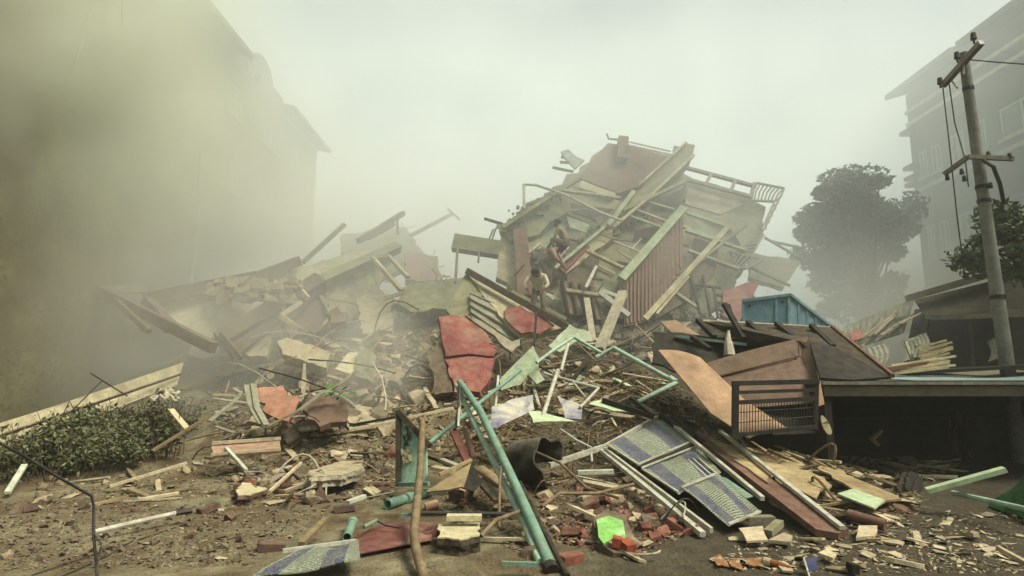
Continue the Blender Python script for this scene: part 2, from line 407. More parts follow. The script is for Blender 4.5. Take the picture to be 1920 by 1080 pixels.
m_shirtp = M('plaid_shirt', '#8f8268', .9, .3, 14, 60, .15, .2)
m_shirtr = M('dusty_red_shirt', '#a08274', .9, .2, 5, 40, .2, .2)
m_trou = M('dark_trousers', '#6a5f4e', .9, .2, 5, 40, .2, .2)
m_hair = M('black_hair', '#17130e', .7, .2, 9, 60, .1, .2)
m_orange = M('orange_wrapper', '#8f6238', .6, .3, 8, 60, .1, .2, stain='#d8cfae', stain_amt=.3)
m_amber = M('amber_glass', '#8a4f26', .25, .2, 5, 50, .1, 0)
m_green = M('green_leaf_bright', '#4f8f2c', .6, .2, 5, 50, .05, 0)
m_sign = tex_print('printed_blue_board', '#1a1c3c', '#9ba285')
# ------------------------------------------------------------------ setting: ground, air
def make_ground():
    xs = [-100, -70, -50, -36, -28, -22, -18] + [-16 + .16 * i for i in range(201)] + [18, 22, 28, 36, 50, 70, 100]
    ys = [-30, -15, -6, 0, 2, 3] + [3.4 + .09 * i for i in range(100)] + [12.4 + .2 * i for i in range(64)] + [26, 28, 30, 34, 40, 50, 65, 85, 118]
    mb = MB(); W = len(ys)
    for x in xs:
        for y in ys: mb.v.append(Vector((x, y, terrain(x, y))))
    for i in range(len(xs) - 1):
        for j in range(W - 1): mb.f.append((i * W + j, (i + 1) * W + j, (i + 1) * W + j + 1, i * W + j + 1))
    o = build('ground', mb, m_dirt, sm=True, org=Vector((0, 0, 0))); tag(o, 'brown dirt street rising into the rubble heap', kind='structure')
make_ground()

def vol_mat(name, dens, col, aniso, build_fn=None):
    m = bpy.data.materials.new(name); m.use_nodes = True; t = NT(m); t.n.clear()
    out = t.new('ShaderNodeOutputMaterial'); pv = t.new('ShaderNodeVolumePrincipled')
    pv.inputs['Color'].default_value = col; pv.inputs['Density'].default_value = dens; pv.inputs['Anisotropy'].default_value = aniso
    t.link(pv.outputs[0], out.inputs['Volume'])
    if build_fn: build_fn(t, pv)
    return m
mb = MB(); mb.box((-104, -33, -1.0), (104, 122, 18.5))
haze = build('haze', mb, vol_mat('air', .002, (.96, .97, .86, 1), .25)); tag(haze, 'thin pale dust hanging in the whole street', kind='stuff')

def dust_mass(name, label, lo, hi, dens, col, n_scale, n_amt, fall, aniso=.25, seed=0.0, step=None, ramp_y=None):
    """a body of airborne dust: density fades towards the edge of its box and is broken up by noise"""
    def fn(t, pv):
        tc = t.new('ShaderNodeTexCoord'); geo = tc.outputs['Generated']
        sub = t.new('ShaderNodeVectorMath', operation='SUBTRACT'); t.link(geo, sub.inputs[0]); sub.inputs[1].default_value = (.5, .5, .5)
        ab = t.new('ShaderNodeVectorMath', operation='ABSOLUTE'); t.link(sub.outputs[0], ab.inputs[0])
        sx = t.new('ShaderNodeSeparateXYZ')
        if fall == 'ball':
            ln = t.new('ShaderNodeVectorMath', operation='LENGTH'); t.link(sub.outputs[0], ln.inputs[0])
            mr = t.new('ShaderNodeMapRange', interpolation_type='SMOOTHSTEP'); mr.inputs[1].default_value = .5; mr.inputs[2].default_value = .12; mr.inputs[3].default_value = 0; mr.inputs[4].default_value = 1
            t.link(ln.outputs[1], mr.inputs[0]); f = mr.outputs[0]
        else:                       # a bank: fades in over the depth of its near side
            t.link(geo, sx.inputs[0])
            mr = t.new('ShaderNodeMapRange', interpolation_type='SMOOTHSTEP'); mr.inputs[1].default_value = 0; mr.inputs[2].default_value = fall; mr.inputs[3].default_value = 0; mr.inputs[4].default_value = 1
            t.link(sx.outputs[1], mr.inputs[0]); f = mr.outputs[0]
        pos = t.new('ShaderNodeNewGeometry').outputs['Position']
        ad = t.new('ShaderNodeVectorMath', operation='ADD'); t.link(pos, ad.inputs[0]); ad.inputs[1].default_value = (seed, seed * .7, -seed)
        nz = t.noise(ad.outputs[0], n_scale, 2, .5, .4)
        mr2 = t.new('ShaderNodeMapRange'); mr2.inputs[1].default_value = .32; mr2.inputs[2].default_value = .68; mr2.inputs[3].default_value = 1 - n_amt; mr2.inputs[4].default_value = 1 + n_amt
        t.link(nz, mr2.inputs[0])
        m1 = t.new('ShaderNodeMath', operation='MULTIPLY'); t.link(f, m1.inputs[0]); t.link(mr2.outputs[0], m1.inputs[1])
        m2 = t.new('ShaderNodeMath', operation='MULTIPLY'); t.link(m1.outputs[0], m2.inputs[0]); m2.inputs[1].default_value = dens
        t.link(m2.outputs[0], pv.inputs['Density'])
    mb = MB(); mb.box(lo, hi)
    o = build(name, mb, vol_mat(name + '_air', dens, col, aniso, fn)); tag(o, label, kind='stuff')
    return o
dust_mass('dust', 'pale dust bank hanging over and behind the collapsed building', (-34, 10.5, -.7), (34, 60, 18.2), .062, (.948, .988, .962, 1), .16, .7, .12, aniso=.1)
dust_mass('dust', 'dense yellow brown dust rolling along the facade at the left', (-28, 6.5, -5), (-3.4, 34, 17.5), .17, (.978, .968, .845, 1), .26, .95, 'ball', seed=3.0, aniso=.1)
dust_mass('dust', 'upper brown dust hanging before the left facade', (-16, 4.5, 2.5), (-4.2, 19, 18.1), .20, (.85, .875, .74, 1), .34, .8, 'ball', seed=5.0, aniso=.1)
dust_mass('dust', 'low brown dust puff in front of the tilted slab at the left', (-12, 9.0, -.5), (-2.2, 18, 5.5), .07, (.98, .96, .86, 1), .5, .7, 'ball', seed=8.0, aniso=.1)
dust_mass('dust', 'warm beige dust billowing up behind the middle of the heap', (-13, 15, -3), (3.5, 32, 12.5), .13, (.99, .965, .87, 1), .3, .9, 'ball', seed=23.0, aniso=.1)
dust_mass('dust', 'small dust wisp rising out of the hollow in mid heap', (-4.2, 9.6, .2), (-1.2, 14.5, 3.4), .18, (.95, .94, .84, 1), .9, .8, 'ball', seed=18.0, aniso=.1)
dust_mass('dust', 'brown dust cloud round the foot of the hazy tree', (7, 12.5, -1.5), (19, 25, 6.6), .24, (.88, .83, .70, 1), .35, .7, 'ball', seed=12.0, aniso=.1)

# ------------------------------------------------------------------ buildings along the street
def facade_building(name, label, x_f, x_b, y0, y1, H, mat, rows, cols, win, side, eave=.5):
    """a long block whose street front stands at x_f; windows are frames and panes set into reveals"""
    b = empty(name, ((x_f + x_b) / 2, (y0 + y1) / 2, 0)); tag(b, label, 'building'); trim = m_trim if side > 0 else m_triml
    # front wall built as piers and bands round real openings
    mb = MB(); xo, xi = x_f, x_f + side * .3
    zs = [(z, z + h) for z, h in rows]; cs = [(c, c + ww) for c, ww in cols]
    lo, hi = min(xo, xi), max(xo, xi)
    z_prev = -.5
    for (z, zt) in zs:
        mb.box((lo, y0, z_prev), (hi, y1, z)); yp = y0
        for (c, ct) in cs: mb.box((lo, yp, z), (hi, c, zt)); yp = ct
        mb.box((lo, yp, z), (hi, y1, zt)); z_prev = zt
    mb.box((lo, y0, z_prev), (hi, y1, H))
    xa, xb2 = sorted((xi, x_b))
    mb.box((xa, y1 - .3, -.5), (xb2, y1, H)); mb.box((xa, y0, -.5), (xb2, y0 + .3, H))
    mb.box((xa, y0 + .3, H - .3), (xb2, y1 - .3, H))
    mb.box((xa + (0 if side > 0 else .3), y0 + .3, -.5), (xb2 - (.3 if side > 0 else 0), y1 - .3, -.2))
    build('wall', mb, mat, b)
    for (z, zt) in zs:
        for (c, ct) in cs:
            f = MB(); t = .09; a, q = sorted((xo + side * .02, xo + side * .14))
            f.box((a, c, z), (q, c + t, zt)); f.box((a, ct - t, z), (q, ct, zt)); f.box((a, c + t, z), (q, ct - t, z + t)); f.box((a, c + t, zt - t), (q, ct - t, zt))
            f.box((a, (c + ct) / 2 - t / 2, z + t), (q, (c + ct) / 2 + t / 2, zt - t))
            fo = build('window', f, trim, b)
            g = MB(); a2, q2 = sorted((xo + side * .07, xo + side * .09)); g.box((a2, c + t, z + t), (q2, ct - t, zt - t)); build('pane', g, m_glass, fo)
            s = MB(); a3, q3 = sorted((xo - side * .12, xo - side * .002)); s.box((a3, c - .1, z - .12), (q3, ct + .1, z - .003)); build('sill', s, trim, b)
    return b
lb = facade_building('apartment_block', 'dust hidden apartment block with broken roofline rising at the left', -10.6, -19, 7.5, 30.5, 13.6, m_bldl,
                     [(8.4, 1.4), (11.3, 1.2)], [(20.6, 1.2), (23.8, 1.2), (27.2, 1.1)], None, -1)
ORG[lb.name] = lb.location.copy()
# roof: tilted eave pieces, a gap, a rooftop tank room and stub posts
mb = MB(); mb.panel([(-10.0, 7, 13.62), (-10.0, 21.2, 13.62), (-14, 21.2, 15.0), (-14, 7, 15.0)], .22, back=(0, 0, 1)); build('roof', mb, m_roofd, lb)
mb = MB(); mb.panel([(-10.0, 25.6, 13.62), (-10.0, 31, 13.62), (-14, 31, 14.6), (-14, 25.6, 14.6)], .2, back=(0, 0, 1)); build('roof', mb, m_roofd, lb)
mb = MB()
for i in range(9):
    a0, a1 = math.pi * i / 9, math.pi * (i + 1) / 9
    mb.panel([(-10.7, 23.6 + 1.1 * math.cos(a0), 14.2 + .9 * math.sin(a0)), (-10.7, 23.6 + 1.1 * math.cos(a1), 14.2 + .9 * math.sin(a1)), (-10.7, 23.6, 13.61)], 2.5, back=(-1, 0, 0))
build('rooftop_tank', mb, m_roofd, lb)
mb = MB(); mb.box((-12.2, 21.4, 13.61), (-10.7, 22.2, 14.7)); mb.box((-11.2, 24.9, 13.61), (-10.9, 25.1, 14.9)); build('rooftop_stub', mb, m_roofd, lb)
mb = MB()
for y in (22.3, 25.3, 27.4, 29.2): mb.bar((-10.75, y, 13.6), (-10.75 + random.uniform(-.2, .2), y + random.uniform(-.3, .3), 14.3 + random.uniform(0, .8)), .05, .05)
build('bent_rebar', mb, m_roofd, lb)
mb = MB(); rr = random.Random(12)      # torn parapet: broken masonry teeth and hanging pieces along the roof edge
y = 7.6
while y < 30.3:
    d = rr.uniform(.3, 1.1); h = rr.uniform(.05, .7) if 20.5 < y else rr.uniform(0, .25); mb.box((-11.0, y, 13.603), (-10.62, min(y + d, 30.4), 13.61 + h)); y += d + rr.choice((.01, .01, .5))
o = build('broken_parapet', mb, m_bldl, lb); o['kind'] = 'stuff'
for y, z, ln in ((19, 9, 5), (25.3, 9.5, 6)):
    mb = MB(); mb.tube([(-10.52, y, z), (-10.5, y + .1, z - ln * .5), (-10.52, y, z - ln)], .05, 6); build('drain_pipe', mb, m_triml, lb)
rb = facade_building('apartment_block', 'grey apartment block with small windows standing behind the utility pole', 18.5, 28, 1, 26, 14.5, m_bldr,  # near end lengthened out of view to shade the right foreground
                     [(2.8, 1.6), (6.6, 1.5), (10.3, 1.2)], [(10.6, 1.5), (13.4, 1.4), (16.2, 1.4), (19.2, 1.9), (21.8, .75), (22.9, .75), (24.2, .6), (25.05, .5)], None, 1)
ORG[rb.name] = rb.location.copy()
mb = MB(); mb.panel([(17.8, .6, 14.51), (17.8, 21.9, 14.51), (23.5, 21.9, 16.5), (23.5, .6, 16.5)], .25, back=(0, 0, 1)); build('roof', mb, m_roofd, rb)
mb = MB(); mb.panel([(17.85, 22.3, 14.51), (17.85, 26.5, 14.51), (23.5, 26.5, 16.2), (23.5, 22.3, 16.2)], .25, back=(0, 0, 1)); build('roof', mb, m_roofd, rb)
for z in (5.2, 9.7, 12.9, 13.5):
    mb = MB(); mb.box((18.3, 1.1, z), (18.498, 25.9, z + .16)); build('ledge', mb, m_trim, rb)
mb = MB()
for z in (12.6, 10.9, 10.4, 10.1, 8.0): mb.box((18.2, 25.6, z), (18.9, 26.25, z + .18))
build('air_unit_bracket', mb, m_grym, rb)

# ------------------------------------------------------------------ trees
def leaf_cloud(mb, c, r, n, size, rnd, squash=(1, 1, 1)):
    for _ in range(n):
        d = Vector((rnd.gauss(0, 1), rnd.gauss(0, 1), rnd.gauss(0, 1))); d.normalize(); d *= r * (rnd.random() ** .45)
        p = Vector(c) + Vector((d.x * squash[0], d.y * squash[1], d.z * squash[2]))
        a = Vector((rnd.gauss(0, 1), rnd.gauss(0, 1), rnd.gauss(0, .6))).normalized(); b = a.cross(Vector((rnd.gauss(0, 1), rnd.gauss(0, 1), rnd.gauss(0, 1)))).normalized()
        s = size * rnd.uniform(.6, 1.4)
        mb.add([p - a * s, p + b * s * .45, p + a * s, p - b * s * .45], [(0, 1, 2, 3)])
def tree(label, base, H, crown_c, crown_r, n_cl, cl_r, n_leaf, leaf, mat, seed, trunk_r=.22):
    rnd = random.Random(seed); b = empty('tree', base); base = Vector(base)
    mb = MB(); top = Vector(crown_c)
    mb.tube([base - Vector((0, 0, .2)), base.lerp(top, .45) + Vector((.15, 0, 0)), top], trunk_r, 8, trunk_r * .35)
    cls = []; lobes = [Vector((rnd.uniform(-.75, .75), rnd.uniform(-.7, .7), rnd.uniform(-.85, .8))) for _ in range(9)]
    for _ in range(n_cl):
        while True:
            d = Vector((rnd.uniform(-1, 1), rnd.uniform(-1, 1), rnd.uniform(-1, 1)))
            d = d * .42 + rnd.choice(lobes)
            if d.length < 1.12: break
        cls.append(Vector(crown_c) + Vector((d.x * crown_r[0], d.y * crown_r[1], d.z * crown_r[2])))
    for c in cls[::2]:
        s = base.lerp(top, rnd.uniform(.45, .95)); m = s.lerp(c, .5) + Vector((0, 0, rnd.uniform(-.1, .3)))
        mb.tube([s, m, c], trunk_r * .28, 5, .02)
    build('trunk', mb, m_bark, b)
    lb_ = MB()
    for c in cls: leaf_cloud(lb_, c, cl_r * rnd.uniform(.6, 1.25), int(n_leaf * rnd.uniform(.6, 1.3)), leaf, rnd, (1, 1, .75))
    build('crown', lb_, mat, b)
    tag(b, label, 'tree'); return b
c = P(1624, 460, 20.5)
tree('bushy tree fading into brown dust left of the grey apartment block', (c.x, 20.5, 0), 9, (c.x, 20.5, c.z), (2.05, 1.6, 2.9), 105, .55, 270, .11, m_leaf, 3)
c2 = P(1900, 455, 12.2)
tree('leafy green tree right behind the utility pole', (c2.x + .9, 12.6, 0), 6, (c2.x + .25, 12.4, c2.z), (1.05, .9, .75), 26, .34, 130, .085, m_leafn, 5, .12)

# hedge: separate bushes along the bottom left
def bush(label, c, rx, ry, h, n, seed):
    rnd = random.Random(seed); b = empty('bush', c); c = Vector(c); mb = MB()
    for _ in range(70):
        a = Vector((c.x + rnd.uniform(-rx, rx) * .7, c.y + rnd.uniform(-ry, ry) * .6, terrain(c.x, c.y) - .02))
        e = a + Vector((rnd.uniform(-.3, .3), rnd.uniform(-.3, .3), h * rnd.uniform(.5, 1.35)))
        mb.tube([a, a.lerp(e, .5) + Vector((rnd.uniform(-.1, .1), 0, .05)), e], .009, 4, .004)
    build('stem', mb, m_bark, b); lm = MB()
    cl = [(rnd.gauss(0, .45) * rx, rnd.gauss(0, .5) * ry, h * rnd.uniform(.15, 1.05), rnd.uniform(.10, .24)) for _ in range(int(26 * rx))]
    for (cx, cy_, cz, cr) in cl:
        for _ in range(int(n / len(cl))):
            d = Vector((rnd.gauss(0, 1), rnd.gauss(0, 1), rnd.gauss(0, .8))) * cr * .62
            p = Vector((c.x + cx + d.x, c.y + cy_ + d.y, 0)); gz = terrain(p.x, p.y); p.z = gz + max(.01, cz * (1 - .35 * (cx / rx) ** 2) + d.z)
            d = Vector((rnd.gauss(0, 1), rnd.gauss(0, 1), rnd.gauss(.1, .7))).normalized(); q = d.cross(Vector((rnd.gauss(0, 1), rnd.gauss(0, 1), rnd.gauss(0, 1)))).normalized()
            s = rnd.uniform(.012, .055)
            lm.add([p, p + d * s + q * s * .45, p + d * s * 2.1, p + d * s - q * s * .45], [(0, 1, 2, 3)])
    build('foliage', lm, m_leafh, b); tag(b, label, 'bush', 'scrubby bushes at the street edge'); return b
bush('widest green bush at the far left street edge', hit(45, 890), 1.25, .8, .62, 7500, 1)
bush('tall green bush under the long fallen slab, pale rag beside it', hit(160, 878), 1.0, .75, .74, 7000, 2)
bush('dusty brown green bush with plaster bits next to the timber cross', hit(265, 856), .9, .75, .78, 6500, 3)
bush('small fading bush against the end of the fallen slab', hit(318, 815), .6, .5, .55, 2000, 4)

# ------------------------------------------------------------------ utility pole and wires
def utility_pole():
    base = P(1893, 690, 11.0); base.z = 0; b = empty('utility_pole', base)
    top = P(1806, 100, 11.0)
    mb = MB(); mb.tube([base - Vector((0, 0, .3)), top], .13, 16, .085); build('post', mb, m_pole, b, sm='auto')
    mb = MB(); a, e = P(1757, 168, 11.5), P(1828, 88, 10.5); a.y += .0; mb.bar(a + Vector((0, -.16, 0)), e + Vector((0, -.16, 0)), .10, .10); build('crossarm', mb, m_grym, b)
    for (px, py, Y) in ((1752, 160, 11.5), (1783, 113, 11.0), (1813, 78, 10.5)):
        q = P(px, py, Y) + Vector((0, -.16, 0)); mb = MB()
        mb.tube([q - Vector((0, 0, .14)), q - Vector((0, 0, .03))], .018, 6); mb.tube([q - Vector((0, 0, .05)), q - Vector((0, 0, .01)), q + Vector((0, 0, .05)), q + Vector((0, 0, .08))], .055, 10, .04)
        build('insulator', mb, m_black, b)
    mb = MB()
    for (pa, pb) in (((1770, 327, 11.2), (1815, 294, 10.86)), ((1815, 294, 10.86), (1900, 298, 10.7))): mb.bar(P(*pa), P(*pb), .07, .08)
    build('crossarm', mb, m_grym, b)
    for (px, py, Y) in ((1776, 333, 11.1), (1803, 322, 10.9), (1853, 290, 10.8), (1893, 293, 10.7), (1857, 348, 10.85), (1808, 335, 10.9)):
        q = P(px, py, Y); mb = MB(); mb.tube([q - Vector((0, 0, .05)), q + Vector((0, 0, .03)), q + Vector((0, 0, .06))], .04, 8, .025); build('insulator', mb, m_black, b)
    for t, w_ in ((.095, .10), (.35, .115), (.385, .117), (.62, .13)):
        mb = MB(); q = top.lerp(base, t); ax = (base - top).normalized(); mb.tube([q - ax * .035, q + ax * .035], w_, 16); build('steel_band', mb, m_black, b)
    mb = MB(); mb.tube([P(1808, 105, 10.8), P(1806, 140, 10.7), P(1813, 162, 10.85)], .02, 6); mb.tube([P(1785, 152, 11.1), P(1795, 165, 10.9)], .018, 6); build('brace', mb, m_grym, b)
    mb = MB(); mb.tube([P(1842, 300, 10.8), P(1862, 312, 10.7), P(1875, 345, 10.75), P(1882, 380, 10.85)], .035, 8); build('cable_duct', mb, m_black, b)
    mb = MB(); mb.tube([P(1768, 165, 11.35), P(1779, 260, 11.3), P(1794, 400, 11.3), P(1809, 520, 11.3)], .012, 5)
    mb.tube([P(1779, 152, 11.2), P(1790, 230, 11.1), P(1810, 300, 10.95), P(1816, 350, 10.85)], .012, 5); build('drop_wire', mb, m_black, b)
    tag(b, 'concrete utility pole with two crossarms leaning over the right sheds', 'utility pole')
utility_pole()
mb = MB(); a, e = P(1818, 112, 10.6), Vector((10.5, 6.0, 6.0)); mb.tube([a.lerp(e, t) - Vector((0, 0, .5 * math.sin(math.pi * t))) for t in [i / 10 for i in range(11)]], .012, 5)
tag(build('overhead_wire', mb, m_black), 'single dark wire sagging from pole top towards the right edge', 'wire')
for k, (pts, lab) in enumerate(((((190, -40), (160, 60), (135, 150)), 'pale hanging wire furthest left on the dusty facade'), (((206, -40), (196, 45)), 'short pale wire hanging between two others on dusty facade'), (((228, -40), (229, 45)), 'short straight pale wire hanging right of two others on dusty facade'))):
    mb = MB(); mb.tube([P(x, y, 12.3) for x, y in pts], .014, 5); tag(build('hanging_wire', mb, m_trim), lab, 'wire', 'wires hanging on the left facade')
# ------------------------------------------------------------------ the collapsed building (one thing, its pieces are parts)
def Yb(px, py): return 16.0 + (600 - py) * .0125 + (px - 1150) * .0015
def B(px, py, off=0.0): return P(px, py, Yb(px, py) + off)
wreck = empty('collapsed_building', (2.5, 17.5, terrain(2.5, 17.5)))
def wp(name, poly, off, th, mat, seed=0, amp=.10, keep=None):
    pts = [B(p[0], p[1], (p[2] if len(p) > 2 else 0) + off) for p in poly]
    if seed: pts = jag(pts, amp, .35, keep or (), seed)
    mb = MB(); mb.panel(pts, th); return build(name, mb, mat, wreck)
def wbar(name, a, b, wd, th, mat, off=0.0, bend=0, seg=1, parent=None):
    mb = MB(); mb.bar(B(a[0], a[1], off + (a[2] if len(a) > 2 else 0)), B(b[0], b[1], off + (b[2] if len(b) > 2 else 0)), wd, th, up=(0, -1, .3), bend=bend, seg=seg)
    return build(name, mb, mat, parent or wreck)
def wtube(name, pts, r, mat, off=0.0, parent=None):
    mb = MB(); mb.tube([B(p[0], p[1], off + (p[2] if len(p) > 2 else 0)) for p in pts], r, 6); return build(name, mb, mat, parent or wreck)
# deep back walls of the tilted rooms
wp('rear_wall', [(945, 430), (1000, 378), (1088, 312), (1140, 275), (1270, 298), (1290, 330), (1402, 368), (1425, 420), (1395, 505), (1330, 600), (1200, 650), (1060, 640), (960, 560), (935, 500)], .9, .35, m_concg, 11, .2)
wp('wall_panel', [(1085, 332), (1112, 300), (1140, 268), (1178, 274), (1262, 294), (1245, 330), (1190, 352), (1160, 362)], .1, .18, m_mauve, 0)
wp('wall_panel', [(1090, 338), (1155, 362), (1150, 372), (1085, 352)], .0, .1, m_plas, 3, .06)
wp('wall_panel', [(1045, 358), (1083, 334), (1160, 366), (1168, 395), (1120, 432), (1060, 400)], .25, .2, m_concg, 4, .12)
wp('wall_panel', [(1062, 405), (1130, 430), (1120, 445), (1068, 425)], .2, .12, m_plasg)
wp('wall_panel', [(1005, 440), (1058, 402), (1125, 440), (1100, 470), (1045, 505), (1000, 478)], .45, .15, m_plasg, 5, .08)
wp('wall_panel', [(938, 428), (1000, 375), (1046, 354), (1066, 395), (1010, 440), (958, 452)], -.1, .3, m_concg, 6, .22)
wp('wall_panel', [(945, 440), (1005, 438), (1042, 500), (1012, 562), (965, 548), (930, 520)], .15, .2, m_plas, 7, .12)
wp('wall_panel', [(1185, 398), (1268, 402), (1172, 505), (1098, 472)], .35, .15, m_mauve)
wp('wall_panel', [(1108, 548), (1100, 472), (1168, 502), (1166, 528), (1162, 592), (1120, 565)], .3, .15, m_pink)
wp('wall_panel', [(1284, 432), (1348, 454), (1282, 532), (1284, 480)], .35, .15, m_pink)
wp('wall_panel', [(1236, 508), (1278, 528), (1232, 592), (1212, 602)], .3, .15, m_pink)
wp('wall_panel', [(1284, 338), (1402, 372), (1436, 388), (1430, 445), (1405, 490), (1368, 424), (1282, 396)], .45, .15, m_concg, 8, .1)
wp('wall_panel', [(1290, 352), (1395, 384), (1350, 402), (1285, 382)], .38, .06, m_plas, 9, .06)
wp('wall_panel', [(1060, 545), (1165, 560), (1172, 612), (1212, 606), (1330, 600), (1320, 645), (1060, 645)], .2, .3, m_brk, 10, .15)
wp('wall_panel', [(1355, 545), (1398, 530), (1425, 528), (1385, 604), (1352, 590)], -.5, .15, m_red, 12, .06)
wp('wall_panel', [(1400, 470), (1500, 490), (1470, 540), (1405, 520)], 1.6, .2, m_concg, 13, .1)
wp('floor_slab', [(1352, 590), (1400, 540), (1440, 575), (1420, 610)], .3, .2, m_brk, 14, .1)
wbar('column', (975, 438), (985, 562), .42, .42, m_mauve, -.05)
wbar('column', (1168, 262), (1166, 302), .36, .36, m_mauve, -.1)
wbar('column', (1268, 278), (1266, 300), .2, .2, m_concg, -.1)
m_rec = M('painted_room_shade', '#4d3f33', .95, .3, 1.5, 30, .1, .4)
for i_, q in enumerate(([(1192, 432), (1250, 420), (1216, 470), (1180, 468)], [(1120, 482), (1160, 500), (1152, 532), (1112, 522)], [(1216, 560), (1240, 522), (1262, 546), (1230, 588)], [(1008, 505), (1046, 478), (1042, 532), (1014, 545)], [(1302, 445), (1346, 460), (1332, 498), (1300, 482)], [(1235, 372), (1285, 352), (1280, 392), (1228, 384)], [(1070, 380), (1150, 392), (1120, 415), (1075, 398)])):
    wp('recess_shade', q, .18, .03, m_rec, 200 + i_, .05)  # thin dark panels added as the shade inside open rooms
# the main sloping beam, a long concrete band with worn soffit
wp('beam', [(1125, 425), (1165, 385), (1210, 345), (1285, 268), (1303, 272), (1298, 295), (1225, 362), (1150, 428)], -.35, .55, m_concg, 21, .05)
wp('beam', [(1038, 502), (1128, 432), (1150, 428), (1148, 448), (1062, 512)], -.3, .5, m_plas, 22, .05)
wp('beam_edge', [(1044, 500), (1098, 458), (1106, 462), (1058, 510)], -.42, .1, m_red, 23, .03)
wbar('beam_edge', (1140, 425), (1188, 360), .14, .16, m_plasg, -.5)
wp('partition', [(1062, 512), (1128, 458), (1122, 500), (1108, 548), (1065, 540)], -.15, .14, m_brk)
# hall partition with corrugated side and pale capping beam
cap = wbar('capping_beam', (1164, 525), (1281, 391), .24, .2, m_plasg, -.75)
wbar('end_post', (1163, 532), (1162, 602), .14, .2, m_woodd, -.72)
part = wp('partition', [(1170, 534), (1281, 400), (1281, 498), (1216, 602), (1170, 612)], -.6, .08, m_ply2)
for i in range(15):
    t = (i + .5) / 15; x = 1172 + t * 107
    yt = 534 + (400 - 534) * ((x - 1170) / 111); yb_ = 612 + (602 - 612) * ((x - 1170) / 46) if x < 1216 else 602 + (498 - 602) * ((x - 1216) / 65)
    mb = MB(); mb.bar(B(x, yt + 4, -.63), B(x, yb_ - 3, -.63), .045, .06, up=(0, -1, 0)); build('rib', mb, m_mauve, part)
wbar('lintel', (1208, 600), (1366, 425), .15, .17, m_plas, -.6)
wp('partition', [(1350, 450), (1341, 512), (1288, 565), (1225, 600)], -.45, .1, m_brk)
for a, b, r in (((1178, 272), (1258, 290), .05), ((1180, 266), (1258, 284), .04), ((1205, 375), (1265, 393), .06), ((1190, 392), (1250, 415), .07), ((1180, 404), (1240, 426), .06),
                ((1285, 398), (1365, 425), .09), ((1282, 425), (1348, 449), .09), ((1228, 504), (1275, 524), .06), ((1262, 545), (1308, 577), .08), ((1150, 452), (1204, 474), .05), ((1060, 345), (1090, 352), .05)):
    wbar('cross_rail', a, b, r, r, m_plasg if r > .055 else m_wmet, -.55)
for i in range(6): wbar('slat', (1222 + i * 9, 398 + i * 1.5), (1207 + i * 9, 408 + i * 2), .04, .03, m_concg, -.2)
wtube('bent_pipe', [(983, 392), (982, 346), (1005, 347), (1060, 365), (1125, 398), (1166, 414)], .045, m_wmet, -.9)
wtube('loose_cable', [(1022, 362), (1035, 388), (1062, 394), (1100, 392)], .025, m_cloth, -.3)
wtube('loose_cable', [(1118, 436), (1150, 448), (1185, 452)], .03, m_concg, -.5)
wtube('hook_bar', [(1138, 251), (1141, 260), (1160, 262)], .04, m_grym, 0)
wp('torn_awning', [(1052, 284), (1066, 280), (1082, 295), (1096, 300), (1078, 316), (1060, 296)], -.2, .08, m_cloth2, 31, .04)
for a, b in (((1036, 314), (1075, 322)), ((1050, 304), (1085, 306)), ((1052, 294), (1080, 302)), ((908, 410), (942, 420))): wbar('broken_rafter', a, b, .07, .07, m_woodd, -.1)
for a, b, w_, m_ in (((1040, 504), (1132, 428), .09, m_plasg), ((1150, 427), (1226, 363), .09, m_plas), ((1226, 362), (1300, 292), .08, m_plas), ((1196, 350), (1286, 268), .07, m_plas), ((942, 428), (1086, 334), .12, m_concg), ((1046, 356), (1164, 372), .07, m_plas),
                      ((1168, 396), (1290, 338), .09, m_concg), ((1300, 500), (1400, 420), .08, m_concg), ((1230, 590), (1290, 520), .07, m_plas), ((1062, 545), (1166, 560), .09, m_plas), ((1100, 470), (1168, 503), .08, m_plas), ((1285, 432), (1398, 470), .08, m_plasg), ((1290, 470), (1385, 505), .07, m_plasg), ((960, 548), (1062, 600), .1, m_concg)):
    wbar('floor_edge', a, b, w_, .14, m_, -.62)
# roof frame and balcony railings on the right shoulder
for a, b in (((1288, 315), (1418, 350)), ((1286, 336), (1412, 370)), ((1334, 326), (1323, 345)), ((1378, 340), (1370, 358)), ((1414, 344), (1408, 372))): wbar('roof_frame', a, b, .11, .11, m_grym, -.1)
def railing(a0, a1, b0, b1, n, curve, off):
    r = wbar('railing', a0, a1, .06, .06, m_grym, off)
    wbar('lower_rail', b0, b1, .06, .06, m_grym, off, parent=r)
    for i in range(n):
        t = i / (n - 1); p = (a0[0] + (a1[0] - a0[0]) * t, a0[1] + (a1[1] - a0[1]) * t); q = (b0[0] + (b1[0] - b0[0]) * t, b0[1] + (b1[1] - b0[1]) * t)
        mid = ((p[0] + q[0]) / 2 - curve, (p[1] + q[1]) / 2 - curve)
        wtube('baluster', [p, mid, q], .028, m_grym, off, parent=r)
railing((1418, 343), (1470, 353), (1408, 376), (1452, 378), 8, 2, -.1)
railing((1470, 355), (1437, 420), (1452, 378), (1428, 432), 6, -3, -.1)
railing((1432, 440), (1404, 488), (1405, 452), (1368, 478), 7, 0, .1)
railing((1366, 470), (1430, 488), (1360, 496), (1400, 504), 8, 0, .0)
wbar('railing', (1430, 486), (1398, 504), .06, .06, m_grym, 0)
